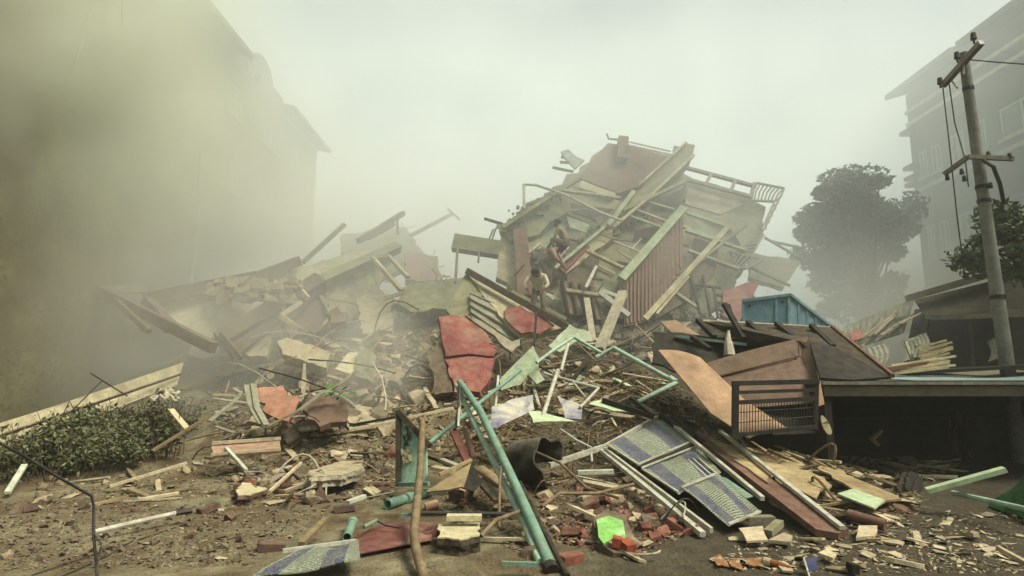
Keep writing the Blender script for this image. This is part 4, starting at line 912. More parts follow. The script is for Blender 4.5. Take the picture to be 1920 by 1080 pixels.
# ------------------------------------------------------------------ foreground heap, pieces one by one
rod('green_pipe', 'thick green pipe leaning across the centre, right of its twin', 'pipe', [(862, 716, 9.4), (900, 770, 8.6), (955, 885, 6.9), (1000, 985, 5.75), (1034, 1070, 5.05)], .052, m_gpipe, 'twin green pipes', 12)
rod('green_pipe', 'slimmer pale green pipe left of the thick leaning one', 'pipe', [(856, 722, 9.5), (885, 785, 8.7), (940, 895, 7.1), (985, 985, 5.9), (1012, 1055, 5.2)], .036, m_gpale, 'twin green pipes', 12)
mb = MB(); p0, p1 = P(1030, 1062, 5.07), P(1036, 1076, 5.0); mb.tube([p0, p1], .064, 12); tag(build('pipe_collar', mb, m_black), 'dark collar at the low end of thick green pipe', 'collar')
rod('green_pipe', 'long thin green pipe rising from the framed board to the right', 'pipe', [(757, 868, 8.3), (850, 795, 9.2), (976, 694, 10.8)], .034, m_gpipe, None, 10)
rod('green_pipe', 'pale pipe going on above the torn sheet to the elbow', 'pipe', [(1006, 680, 11.2), (1040, 655, 11.6), (1076, 632, 12.0)], .034, m_gpale, None, 10)
rod('green_pipe', 'pale green pipe descending right from the elbow', 'pipe', [(1076, 632, 12.0), (1128, 662, 11.6)], .034, m_gpale, None, 10)
pf = empty('bent_pipe_frame', P(1200, 740, 11.0))
for pts in ([(1117, 670, 11.6), (1151, 652, 11.7), (1262, 714, 10.6)], [(1262, 714, 10.6), (1268, 718, 10.5), (1196, 754, 10.2)]):
    mb = MB(); mb.tube([P(*p) for p in pts], .042, 10); build('pipe', mb, m_gpale, pf, sm='auto')
mb = MB(); mb.tube([P(1256, 709, 10.65), P(1268, 717, 10.5)], .055, 10); build('elbow', mb, m_gpale, pf)
tag(pf, 'pale green bent pipe frame pointing at the plywood', 'pipe frame')
rod('white_pole', 'upper white pole standing in the torn pipework', 'pole', [(1065, 645, 11.5), (1052, 695, 11.0)], .032, m_wmet, 'white poles', 8)
rod('white_pole', 'lower white pole slanting below the torn pipework', 'pole', [(1046, 694, 10.8), (1016, 786, 9.6)], .036, m_wmet, 'white poles', 8)
rod('white_pole', 'thin white rail running right from the torn sheet', 'pole', [(1020, 700, 10.9), (1070, 714, 10.6), (1124, 728, 10.4)], .026, m_wmet, 'white poles', 8)
rod('white_pole', 'short white strut below the end of white rail', 'pole', [(1122, 728, 10.4), (1088, 764, 9.9)], .024, m_wmet, 'white poles', 8)
rod('white_pole', 'thin strut under the middle of the white rail', 'pole', [(1074, 716, 10.5), (1098, 745, 10.2)], .016, m_wmet, 'white poles', 8)
rod('white_pole', 'thin white post left of the lilac posters', 'pole', [(934, 705, 10.8), (928, 775, 10.0), (926, 800, 9.8)], .022, m_wmet, 'white poles', 8)
rod('white_pole', 'thin white rod running along the twin green pipes', 'pole', [(862, 735, 9.2), (859, 800, 8.5)], .018, m_wmet, 'white poles', 8)
rod('black_cable', 'thick black cable hanging beside the green pipes', 'cable', [(862, 722, 9.2), (860, 760, 8.9), (855, 800, 8.6), (852, 805, 8.5)], .024, m_black)
rod('thin_pole', 'slim upright cane crossing the twin green pipes', 'cane', [(944, 850, 7.3), (937, 900, 6.8), (936, 990, 6.0)], .014, m_rust)
cn = empty('rusty_conduit', P(790, 1070, 4.9))
mb = MB(); mb.tube([P(793, 786, 8.0), P(792, 800, 7.9), P(788, 880, 6.9), P(776, 1000, 5.5)], .042, 10); build('pipe', mb, m_rust, cn, sm='auto')
mb = MB(); mb.tube([P(776, 998, 5.5), P(780, 1030, 5.2), P(800, 1100, 4.7)], .042, 10); build('pipe', mb, m_rust, cn, sm='auto')
mb = MB(); mb.tube([P(790, 790, 7.95), P(788, 783, 8.0), P(795, 780, 8.02), P(799, 792, 7.95)], .03, 8); build('hook', mb, m_rust, cn)
tag(cn, 'tall kinked rusty conduit standing in the front centre', 'conduit')
# green framed board
fb = empty('framed_board', P(790, 912, 8.0))
fl, flb, frb, frt = P(745, 772, 8.35), P(748, 908, 8.0), P(802, 908, 7.75), P(802, 830, 8.0)
mb = MB(); mb.panel([fl, P(800, 830, 8.0), P(800, 905, 7.78), P(752, 905, 7.99)], .02); build('sheet', mb, M('sea_green_sheet', '#97b89c', .6, .2, 3, 50, .2, .25, stain='#a5b59a', stain_amt=.35), fb)
for a, b in ((P(747, 770, 8.3), P(747, 910, 7.95)), (P(747, 772, 8.28), P(806, 836, 7.92))): mb = MB(); mb.bar(a, b, .07, .06, up=(0, -1, 0)); build('frame', mb, m_rust if a.z > 5 else m_woodd, fb)
mb = MB(); mb.bar(P(748, 908, 7.95), P(804, 907, 7.7), .05, .05, up=(0, -1, 0)); build('frame', mb, m_gpipe, fb)
mb = MB()                       # brushed script running up the board, flat paint a millimetre proud
pa_, pb_, pc_ = fl, P(800, 905, 7.78), P(752, 905, 7.99); pn_ = (pb_ - pa_).cross(pc_ - pa_).normalized()
pn_ = -pn_ if pn_.dot(pa_ - CAM) > 0 else pn_
def onb(px, py):
    d = ray(px, py); o = pa_ + pn_ * .012; return CAM + d * ((o - CAM).dot(pn_) / d.dot(pn_))
for s in ([(757, 842), (760, 828), (756, 816), (762, 836), (765, 818), (763, 806)], [(757, 822), (764, 812), (768, 826), (770, 810)], [(758, 806), (763, 800), (766, 812)], [(757, 832), (767, 834)], [(759, 799), (765, 803)], [(761, 788), (759, 795), (764, 794)], [(758, 850), (764, 846)]):
    for a, b in zip(s, s[1:]): mb.bar(onb(*a), onb(*b), .018, .004, up=pn_)
build('script', mb, m_black, fb)
mb = MB()
for s in ([(752, 868), (757, 850), (764, 855), (770, 862)],): 
    for k in range(14): q = onb(754 + (k * 7) % 17, 845 + (k * 5) % 22); mb.box(q - Vector((.025, .01, .02)), q + Vector((.02, .01, .025)))
build('stuck_plaster', mb, m_cream, fb)
tag(fb, 'sea green framed board with black brush script standing on edge', 'board')
# tan open box wedge
tb = empty('cardboard_box', P(860, 915, 7.0))
slab('side', None, None, [(798, 922, 6.9), (884, 866, 7.2), (868, 912, 6.8), (840, 918, 6.8)], .02, M('tan_card', '#9a8660', .85, .15, 3, 40, .15, .2), parent=tb)
slab('side', None, None, [(884, 866, 7.2), (905, 905, 7.2), (890, 922, 6.95), (866, 914, 6.8)], .02, m_dark, parent=tb)
mb = MB(); mb.bar(P(824, 890, 7.0), P(884, 862, 7.2), .05, .03); build('flap', mb, MATS['tan_card'], tb)
tag(tb, 'tan crushed box wedge lying right of the conduit', 'box')
# rubble blocks with a good top
def block(name, label, cat, poly, h, top, side, seed, jag_amp=.03, group=None, y=None):
    pts = [hit(px, py) for px, py in poly]; zt = max(terrain(p.x, p.y) for p in pts)
    # the outline is where the top face is seen: place it at height h over the street
    out = []
    for px, py in poly:
        d = ray(px, py); t = (CAM.z - zt - h) / -d.z; out.append(CAM + d * t)
    out = jag(out, jag_amp, .06, (), seed)
    b = empty(name, sum(out, Vector()) / len(out) - Vector((0, 0, h)))
    rr = random.Random(seed); mb = MB(); n = len(out); c = sum(out, Vector()) / n
    rings = []
    for k, (f, dz) in enumerate(((1.0, 0), (1.04, -.35), (.98, -.7), (1.02, -1.05))):
        rings.append([c + (p - c) * (f + rr.uniform(-.04, .04) * (k > 0)) + Vector((0, 0, dz * h)) for p in out])
    o = 0
    for r_ in rings: mb.v += r_
    for k in range(3):
        for i in range(n): q = (k * n + i, k * n + (i + 1) % n, (k + 1) * n + (i + 1) % n, (k + 1) * n + i); mb.f.append(q[::-1])
    mb.f.append(tuple(3 * n + i for i in range(n)))
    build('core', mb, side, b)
    mt = MB(); mt.panel([p + Vector((0, 0, .001)) for p in out], .012, back=(0, 0, 1)); build('facing', mt, top, b)
    tag(b, label, cat, group); return b
block('masonry_block', 'big cream topped block in the front centre', 'masonry block', [(822, 985), (900, 982), (898, 1006), (862, 1014), (820, 1010)], .135, m_cream, M('shaded_masonry', '#3f3427', .95, .5, 6, 30, .2, 1.0, bscale=14), 3)  # shadow on the block's sides is put into the masonry colour
stick('tile_strip', 'cream tile strip lying behind the big cream topped block', 'tile strip', (838, 970, 5.9), (903, 970, 5.9), .10, .05, m_cream)
block('masonry_block', 'brick block with pinkish top by the tan box', 'masonry block', [(842, 915), (870, 908), (888, 914), (870, 922)], .14, M('peach_plaster', '#c59a78', .85, .2, 6, 60, .2, .4), m_dbrick, 4, .015)
block('masonry_block', 'long flat concrete slab with sandy top in mid foreground', 'masonry block', [(578, 884), (640, 866), (682, 864), (678, 882), (640, 893), (585, 896)], .12, m_yel, m_conc, 5, .05)
block('masonry_block', 'lump with bright yellow plaster top at the left front', 'masonry block', [(442, 920), (455, 906), (470, 907), (478, 916), (502, 918), (468, 930), (446, 930)], .11, m_cream, m_dbrick, 6, .03)
block('masonry_block', 'small cream faced chunk right of long flat slab', 'masonry block', [(680, 918), (700, 913), (714, 922), (700, 930)], .06, m_cream, m_stone, 7, .01)
block('masonry_block', 'orange topped brick bit beside the rusty conduit', 'masonry block', [(796, 945), (820, 938), (822, 950), (800, 957)], .05, M('peach_plaster', ''), m_brick, 8, .006)
# lime painted chunk of wall with bricks in it
lc = empty('painted_chunk', hit(1155, 1040))
slab('core', None, None, [(1112, 972, 6.1), (1135, 955, 6.4), (1172, 965, 6.3), (1188, 1010, 5.8), (1188, 1040, 5.45), (1150, 1036, 5.4), (1120, 1015, 5.6)], .12, m_brk, 81, .03, parent=lc)
slab('paint_face', None, None, [(1118, 974, 6.02), (1140, 967, 6.15), (1168, 975, 6.05), (1172, 1000, 5.78), (1180, 1014, 5.66), (1150, 1008, 5.68), (1132, 1019, 5.52), (1122, 1006, 5.62)], .015, m_lime, 82, .015, parent=lc)
for q in (((1148, 1014, 5.52), (1166, 1018, 5.5)), ((1167, 1017, 5.52), (1184, 1030, 5.42))): mb = MB(); mb.bar(P(*q[0]), P(*q[1]), .11, .08); build('brick', mb, M('fresh_brick', '#96482f', .9, .25, 9, 60, .1, .6), lc)
tag(lc, 'chunk of wall with lime green paint and orange bricks', 'wall chunk')
# printed sign boards on rails
sb = empty('sign_board', hit(1290, 960))
def quad(name, c4, mat, parent, bow=.02, n=8):
    a, b, c_, d = [P(*q) for q in c4]            # u: a->b across bands ; v: a->d along bands
    mb = MB(); mb.grid(lambda u, v: a.lerp(b, u).lerp(d.lerp(c_, u), v) + Vector((0, 0, bow * math.sin(math.pi * u) * math.sin(math.pi * v * 1.3) + .012 * math.sin(9 * u + 5 * v))), n, n, .012)
    return build(name, mb, mat, parent, sm='auto')
quad('panel', ((1138, 834, 9.0), (1243, 787, 10.0), (1298, 829, 9.1), (1197, 873, 8.3)), m_sign, sb, .012)
quad('panel', ((1203, 880, 8.2), (1308, 838, 9.0), (1352, 888, 7.7), (1272, 926, 7.15)), m_sign, sb, .015)
quad('panel', ((1276, 915, 7.35), (1345, 888, 7.75), (1426, 962, 6.45), (1366, 986, 6.15)), m_sign, sb, .025)
slab('panel_edge', None, None, [(1342, 890, 7.68), (1362, 896, 7.5), (1412, 930, 6.95), (1398, 934, 6.9), (1360, 905, 7.4)], .01, m_gpipe, 0, parent=sb)
slab('torn_hole', None, None, [(1292, 862, 8.38), (1306, 860, 8.42), (1340, 890, 7.8), (1330, 896, 7.72)], .012, m_black, 0, back=(0, 0, 1), parent=sb)
for i in range(3): mb = MB(); mb.bar(P(1290 + 9 * i, 862 - 2 * i, 8.3), P(1328 + 9 * i, 897 - 3 * i, 7.62), .02, .02); build('wire', mb, m_wmet, sb)
for a, b, w_ in (((1128, 845, 9.0), (1318, 1002, 5.98), .06), ((1134, 842, 8.95), (1334, 994, 6.05), .035), ((1132, 838, 9.15), (1232, 782, 10.1), .06), ((1250, 786, 10.0), (1430, 935, 6.9), .05)):
    mb = MB(); mb.bar(P(*a), P(*b), w_, .05); build('rail', mb, m_wmet, sb)
mb = MB(); mb.bar(P(1200, 878, 8.15), P(1302, 834, 8.95), .05, .05); build('rail', mb, m_dark, sb)
for a, b in (((1197, 872, 8.2), (1298, 828, 9.0)), ((1203, 879, 8.1), (1308, 837, 8.9)), ((1272, 925, 7.05), (1204, 881, 8.1)), ((1366, 985, 6.08), (1426, 961, 6.38)), ((1277, 916, 7.25), (1345, 889, 7.65)), ((1138, 835, 8.9), (1196, 872, 8.2))):
    mb = MB(); mb.bar(P(*a) + Vector((0, 0, .012)), P(*b) + Vector((0, 0, .012)), .022, .02); build('edge_strip', mb, m_wmet, sb)
tag(sb, 'long fallen sign with blue printed bands in three buckled panels', 'sign')
stick('steel_angle', 'grey metal angle arm reaching left from sign top', 'steel angle', (1030, 872, 8.6), (1132, 838, 9.1), .07, .07, m_wmet)
stick('steel_angle', 'bright pale bar lying left of the fallen sign', 'steel angle', (1083, 886, 8.0), (1150, 884, 8.0), .10, .05, m_trim)
rod('bent_rod', 'thin bent rod branching from the metal angle arm', 'rod', [(1044, 800, 9.6), (1080, 825, 9.3), (1110, 840, 9.1)], .02, m_wmet)
rod('bent_rod', 'short drop rod under the metal angle arm', 'rod', [(1108, 842, 9.05), (1110, 866, 8.7)], .016, m_wmet)
bs = empty('striped_sheet', hit(570, 1060))
quad('sheet', ((462, 1092, 4.75), (676, 1050, 4.85), (672, 1014, 5.35), (556, 1028, 5.15)), m_sign, bs, .03, 10)
mb = MB(); mb.bar(P(530, 1033, 5.15), P(668, 1014, 5.42), .03, .03); build('edge_strip', mb, m_wmet, bs)
tag(bs, 'torn blue banded sheet lying in the near left corner', 'sheet')
# lilac posters and pale sheets in the centre
slab('printed_poster', 'white poster with lilac square behind the drum', 'poster', [(922, 762, 9.9), (960, 748, 10.1), (1000, 740, 10.2), (1002, 768, 9.9), (960, 788, 9.7), (918, 806, 9.5)], .01, m_cloth2, 83, .03)
slab('printed_poster', 'crumpled lilac grey print right of the white poster', 'poster', [(1045, 742, 10.2), (1092, 760, 10.0), (1090, 786, 9.7), (1060, 784, 9.7)], .01, m_cloth2, 84, .03)
slab('pale_sheet', 'pale lime sheet lying over the drum', 'sheet', [(990, 772, 9.7), (1010, 770, 9.8), (1080, 790, 9.5), (1000, 792, 9.4)], .012, m_paleg, 85, .03)
slab('pale_sheet', 'long pale green strip below the bent pipe frame', 'sheet', [(1104, 757, 10.0), (1126, 750, 10.2), (1196, 774, 9.9), (1150, 770, 9.8)], .015, m_paleg, 86, .03)
stick('dark_wood_beam', 'dark timber beside the long pale green strip', 'timber', (1130, 750, 10.1), (1225, 782, 9.7), .08, .08, m_dark)
stick('dark_wood_beam', 'short dark stick crossing the tip of sign', 'timber', (1182, 745, 10.1), (1222, 778, 9.7), .05, .05, m_dark)
stick('dark_wood_beam', 'dark beam running above the right edge of sign', 'timber', (1240, 778, 10.0), (1300, 822, 9.2), .08, .07, m_dark)
stick('dark_wood_beam', 'second dark beam right of the sign edge beam', 'timber', (1262, 782, 9.9), (1320, 832, 9.1), .08, .07, m_dark)
# curled black drum
mb = MB()
cd_ = P(1006, 866, 8.1); ax = Vector((.72, -.66, .18)).normalized(); ux = Vector((.66, .72, 0)).normalized(); uz = ux.cross(ax); uz = uz if uz.z > 0 else -uz
def drum(u, v):
    a = R(-5) + u * R(275); r = .30 + .03 * math.sin(3 * a) + .035 * math.sin(5 * a + v * 5)
    return cd_ + ax * (v - .6) * .6 + ux * (math.cos(a) * r) + uz * (math.sin(a) * r * 1.05)
mb.grid(drum, 40, 6, .025); tag(build('torn_drum', mb, m_rub, sm='auto'), 'curled black torn drum sheet in the centre of the heap', 'drum')
# red and wooden bits behind the pipes
slab('red_plank', 'dark red plank slanting between the two pipe groups', 'plank', [(843, 806, 9.0), (858, 804, 9.0), (884, 862, 8.0), (872, 868, 7.9)], .06, m_rbrown)
slab('red_plank', 'thin brownish plank right of dark red plank', 'plank', [(866, 800, 8.9), (876, 804, 8.8), (892, 852, 8.2), (884, 858, 8.1)], .05, m_rplank)
for a, b, w_, m_, lab in (((800, 853, 8.3), (858, 875, 8.0), .12, m_woodd, 'dark wooden slat behind the conduit and tan box'), ((827, 862, 8.1), (862, 876, 7.9), .10, m_conc, 'ribbed pale slat behind the tan box'), ((812, 876, 7.8), (850, 884, 7.7), .16, m_yel, 'yellowish plaster strip behind the tan box'),
                         ((895, 876, 7.9), (948, 912, 7.2), .16, m_wood, 'ribbed wooden board just right of dark red plank'), ((905, 898, 7.6), (945, 940, 6.8), .22, m_brk, 'dark board under the ribbed wooden board'),
                         ((690, 800, 9.6), (850, 765, 10.2), .09, m_woodp, 'long pale batten left of the twin green pipes'), ((655, 806, 9.4), (745, 790, 9.6), .16, m_woodp, 'wide pale plank left of the framed board'), ((655, 798, 9.6), (742, 782, 9.8), .05, m_dark, 'dark edge strip above the wide pale plank')):
    stick('plank', lab, 'plank', a, b, w_, .04, m_)
# sticks on the right of the pipes
rod('branch', 'forked grey branch at the pipe foot, left arm', 'branch', [(1160, 934, 6.9), (1100, 915, 7.2), (1050, 868, 7.7), (1000, 845, 8.0)], .018, m_rust)
rod('branch', 'forked grey branch reaching right to the sign rails', 'branch', [(1015, 950, 6.6), (1050, 925, 6.9), (1120, 925, 7.0), (1188, 908, 7.3)], .02, m_rust)
rod('branch', 'short bent branch by the big cream topped block', 'branch', [(902, 1005, 5.6), (930, 975, 5.85), (985, 955, 6.1)], .02, m_rust)
rod('branch', 'long dark branch running beside the thick green pipe', 'branch', [(975, 905, 6.9), (1010, 975, 5.9), (1064, 1080, 4.9)], .026, m_woodd)
rod('rebar', 'dark rusty rod lying across left of pipe foot', 'rod', [(790, 962, 6.0), (860, 962, 6.05), (948, 964, 6.1)], .02, m_black)
# green pipe scraps on the dirt
gp = empty('green_pipe_stub', hit(765, 960)); mb = MB(); mb.pipe([hit(726, 956, .06), hit(764, 943, .06), hit(806, 932, .06)], .058, .01, 14); build('pipe', mb, m_gpipe, gp, sm='auto')
mb = MB(); a = hit(760, 945, .06); b_ = hit(768, 942, .06); mb.tube([a, b_], .066, 14); build('socket', mb, m_gpipe, gp); tag(gp, 'green pipe stub with socket lying behind the conduit', 'pipe')
gp = empty('green_pipe_stub', hit(655, 1010)); mb = MB(); mb.pipe([hit(650, 1018, .05), hit(661, 996, .09)], .045, .008, 12); build('pipe', mb, m_gpipe, gp, sm='auto'); mb = MB(); a, b_ = hit(659, 999, .085), hit(661, 995, .092); mb.tube([a, b_], .052, 12); build('socket', mb, m_gpipe, gp)
tag(gp, 'green pipe end poking out above the blue banded sheet', 'pipe')
rod('hose', 'small green hose bit with grey tail on the dirt', 'hose', [(682, 988, 5.9), (706, 976, 6.1)], .02, m_gpipe); rod('hose', 'thin grey cable curling from the green hose bit', 'cable', [(706, 976, 6.1), (722, 985, 5.98), (750, 990, 5.9)], .008, m_black)
stick('steel_angle', 'short dark green bar lying in front of conduit', 'steel angle', (752, 966, 6.05), (782, 964, 6.05), .03, .03, m_gpipe)
stick('steel_angle', 'small green bar at the foot of green pipes', 'steel angle', (942, 1056, 4.95), (1008, 1058, 4.95), .03, .03, m_gpipe)
mb = MB(); mb.grid(lambda u, v: hit(668 + 142 * u, 1008 - 18 * u + 42 * v * (1 - .25 * u)) + Vector((0, 0, .02 + .07 * math.sin(math.pi * u) * (1 - v) + .02 * v)), 12, 6, .008); tag(build('metal_sheet', mb, m_rbrown, sm='auto'), 'dark red curved sheet on the dirt behind banded sheet', 'sheet metal')
# cable on the left
rod('black_cable', 'black cable drooping in from left edge and dropping down', 'cable', [(-90, 782, 4.3), (40, 852, 4.6), (110, 895, 4.8), (172, 930, 5.0), (176, 950, 4.95), (175, 1000, 4.85), (181, 1060, 4.8), (183, 1100, 4.55)], .011, m_black)
rod('black_cable', 'short loop branching off the drooping black cable', 'cable', [(176, 1000, 4.85), (190, 1020, 4.8), (189, 1045, 4.75)], .006, m_black)
rod('white_hose', 'white tube lying on the dirt with dark end', 'tube', [(178, 997, 5.9), (260, 978, 6.2), (330, 962, 6.5)], .024, m_wmet); rod('white_hose', 'dark sleeve at the end of white tube', 'tube', [(330, 962, 6.5), (360, 957, 6.6)], .03, m_black)
for pts, lab in (([(60, 1080), (180, 1040), (300, 1000), (330, 990)], 'upper thin wire lying on dirt at left'), ([(110, 1085), (200, 1045), (250, 1015)], 'lower thin wire lying on dirt at left')):
    mb = MB(); mb.tube([hit(*p, .008) for p in pts], .005, 5); tag(build('ground_wire', mb, m_black), lab, 'wire')
for a, b, w_, m_, lab in (((14, 924, 7.9), (46, 872, 8.6), .07, m_trim, 'white lath leaning on the widest bush'), ((320, 768, 10.4), (352, 806, 9.9), .10, m_woodp, 'pale post of the timber cross by the bushes'), ((285, 846, 9.3), (392, 780, 10.2), .06, m_rust, 'dark pole of the timber cross by the bushes'),
                         ((400, 740, 10.8), (440, 742, 10.8), .06, m_woodp, 'small level batten left of the curled tin'), ((430, 715, 11.2), (422, 742, 10.8), .03, m_wood, 'thin stick over the small level batten'), ((424, 840, 9.4), (462, 882, 8.7), .05, m_trim, 'thin white lath below the striped plank'), ((505, 922, 7.6), (565, 868, 8.6), .03, m_woodp, 'thin lath leaning on the long flat slab'),
                         ((205, 912, 8.2), (350, 868, 9.0), .05, m_woodp, 'long pale lath lying along the foot of bushes'), ((565, 1020, 5.4), (612, 972, 6.0), .06, m_wood, 'brown stick on the dirt above banded sheet'), ((652, 942, 6.6), (684, 930, 6.8), .06, m_trim, 'short white lath near small cream chunk')):
    stick('lath', lab, 'lath', a, b, w_, .035, m_)
st = empty('striped_plank', P(465, 850, 9.6))
slab('board', None, None, [(396, 838, 9.5), (412, 828, 9.7), (524, 822, 9.8), (526, 840, 9.5), (400, 850, 9.3)], .08, m_pinkw, parent=st); mb = MB(); mb.bar(P(398, 831, 9.55), P(526, 822, 9.75), .05, .05); mb.bar(P(396, 852, 9.2), P(526, 842, 9.4), .05, .04); build('edge', mb, m_woodp, st)
tag(st, 'pinkish boxed plank with pale edges right of bushes', 'plank')
slab('panel_board', 'reddish brown box panel in the left of the heap', 'panel', [(566, 748, 11.0), (600, 740, 11.2), (648, 748, 11.0), (650, 790, 10.4), (600, 800, 10.2), (575, 785, 10.4)], .10, m_ply2, 87, .07)
slab('panel_board', 'rusty pink panel left of the reddish brown box', 'panel', [(480, 728, 11.4), (530, 722, 11.6), (562, 750, 11.1), (540, 790, 10.5), (500, 775, 10.7), (478, 750, 11.1)], .05, M('rusty_pink', '#a4765f', .8, .3, 2, 30, .2, .3, stain='#7a4a30', stain_amt=.4), 88, .09)
ct = empty('curled_tin', P(520, 800, 10.2))
for pts in ([(405, 800, 10.0), (440, 812, 9.8), (500, 800, 9.9), (560, 770, 10.2), (606, 735, 10.7)], [(462, 722, 11.0), (470, 760, 10.4), (490, 795, 9.9)], [(475, 720, 11.0), (482, 765, 10.3), (500, 797, 9.85)], [(392, 790, 10.2), (430, 760, 10.6), (470, 722, 11.0)]):
    mb = MB(); pp = [P(*p) for p in pts]
    for a, b in zip(pp, pp[1:]): mb.bar(a, b, .10, .02)
    build('strip', mb, m_tin, ct)
tag(ct, 'curled pale tin strips at the left of the heap', 'tin strips')
rod('thin_wire', 'pale thin wire arching over the dusty hollow', 'wire', [(698, 680, 12.0), (716, 710, 11.6), (724, 750, 11.0), (722, 770, 10.6)], .018, m_cloth)
rod('thin_wire', 'dark thin wire looping over the reddish box panel', 'wire', [(485, 690, 12.0), (560, 710, 11.6), (610, 728, 11.0), (580, 735, 11.0), (565, 760, 10.7)], .016, m_black)
rod('thin_wire', 'thin bent wire rising over the bushes', 'wire', [(115, 785, 9.6), (130, 752, 9.8), (145, 780, 9.7)], .012, m_black)
rod('thin_wire', 'long thin wire slanting over the fallen slab', 'wire', [(140, 765, 9.7), (190, 715, 10.6)], .010, m_black)
rod('thin_wire', 'thin wire crossing toward fallen slab end', 'wire', [(170, 700, 10.8), (238, 742, 10.6)], .012, m_black)
mb = MB(); mb.grid(lambda u, v: P(284 + 50 * u + 4 * math.sin(v * 9), 738 - 9 * math.sin(u * 3) + 16 * v + 4 * math.sin(u * 17), 10.9 - .3 * v + .10 * math.sin(u * 13 + v * 6)), 18, 8, .012); tag(build('rag', mb, m_cloth), 'crumpled pale rag lying over the fallen slab edge', 'rag')
mb = MB(); rr = random.Random(5)
for k in range(26): 
    q = P(635 + rr.uniform(-20, 22), 736 + rr.uniform(-6, 8), 10.7 + rr.uniform(-.2, .2)); d = Vector((rr.gauss(0, 1), rr.gauss(0, .6), rr.gauss(0, .5))).normalized(); e = d.cross(Vector((0, 0, 1))).normalized()
    mb.panel([q, q + d * .08 + e * .035, q + d * .17, q + d * .08 - e * .035], .004)
tag(build('leafy_sprig', mb, m_green), 'bright green leafy sprig left of the dusty hollow', 'sprig')
# right foreground: planks, tiles, tarp
slab('red_plank', 'long reddish brown plank along the splinter bank', 'plank', [(1296, 812, 9.6), (1310, 808, 9.7), (1590, 990, 6.1), (1572, 1000, 5.98), (1530, 992, 6.02)], .07, m_rplank)
stick('white_lath', 'long white lath lying on the splinter bank', 'lath', (1350, 808, 9.5), (1580, 990, 6.02), .055, .04, m_wmet)
slab('plywood_board', 'broad pale weathered board on the splinter bank', 'board', [(1398, 838, 9.1), (1480, 850, 8.9), (1560, 910, 7.5), (1530, 935, 6.95), (1460, 905, 7.4)], .025, M('weathered_board', '#a9956c', .9, .35, 2, 30, .1, .5, stain='#6f5a3c', stain_amt=.4), 91, .06)
slab('plywood_board', 'second pale board behind the broad weathered board', 'board', [(1490, 848, 9.2), (1530, 856, 9.0), (1690, 935, 7.0), (1650, 945, 6.8), (1570, 900, 7.6)], .025, MATS['weathered_board'], 92, .08)
slab('plywood_board', 'pale torn board between plank and white lath', 'board', [(1330, 822, 9.2), (1380, 836, 8.9), (1450, 890, 7.7), (1440, 905, 7.3), (1390, 870, 8.0)], .025, MATS['weathered_board'], 93, .06)
slab('pale_tile', 'pale green tile lying on the splinter bank', 'tile', [(1570, 925, 7.1), (1600, 916, 7.3), (1658, 937, 6.85), (1640, 953, 6.55)], .02, m_paleg)
rod('wood_log', 'round brown log end at the tip of splinter bank', 'log', [(1590, 965, 6.5), (1660, 985, 6.25)], .06, m_rplank, None, 10)
slab('board', 'broken tan board below the brown log', 'board', [(1610, 985, 6.15), (1645, 985, 6.15), (1640, 1004, 5.9), (1605, 1008, 5.85)], .03, m_woodp, 94, .03)
slab('board', 'flat tan board with curled tip under sign end', 'board', [(1385, 990, 6.0), (1430, 986, 6.05), (1440, 1012, 5.7), (1400, 1014, 5.7)], .02, m_woodp, 95, .03)
slab('board', 'small light board right of the curled tan board', 'board', [(1440, 1012, 5.75), (1470, 998, 5.95), (1486, 1004, 5.85), (1482, 1016, 5.7)], .03, m_woodp)
stick('wood_beam', 'pale squared timber stub under the sign end', 'timber', (1440, 1000, 5.9), (1462, 980, 6.15), .08, .06, m_concg)
stick('wood_beam', 'greenish board lying under the last sign panel', 'timber', (1400, 972, 6.3), (1450, 972, 6.3), .12, .05, m_grym)
stick('green_plank', 'pale greenish plank slanting up to the tarp', 'plank', (1738, 920, 7.0), (1884, 880, 6.7), .14, .05, m_paleg)
rod('green_pole', 'thin greenish pole low at the right edge', 'pole', [(1786, 924, 7.05), (1930, 956, 6.0)], .03, m_gpale)
mb = MB()
def tarp(u, v):
    a = u * 2 * math.pi; r = v; f = .09 * math.sin(a * 5 + 2.5 * v) + .05 * math.sin(a * 9 + 1) + .05 * math.sin(a * 3 - 4 * v)
    x, y = 6.28 + math.cos(a) * r * (.78 + f), 6.75 + math.sin(a) * r * (.6 + f)
    return Vector((x, y, terrain(x, y) + .02 + .74 * (1 - r) ** .8 * (1 + .5 * f) + .12 * math.exp(-((r - .55) / .12) ** 2) * (1 + math.sin(a * 4))))
mb.grid(tarp, 64, 16, .006); tag(build('tarpaulin', mb, m_gtarp, sm='auto'), 'bright green tarpaulin bunched at the right edge', 'tarpaulin')
mb = MB(); mb.grid(lambda u, v: hit(1680 + 50 * u, 896 + 30 * v) + Vector((0, 0, .12 * math.sin(math.pi * u) * math.sin(math.pi * v) + .03 * math.sin(u * 19 + v * 7) + .03)), 16, 10, .01); tag(build('plastic_sack', mb, m_dark, sm='auto'), 'crumpled black sack at the end of splinter bank', 'sack')
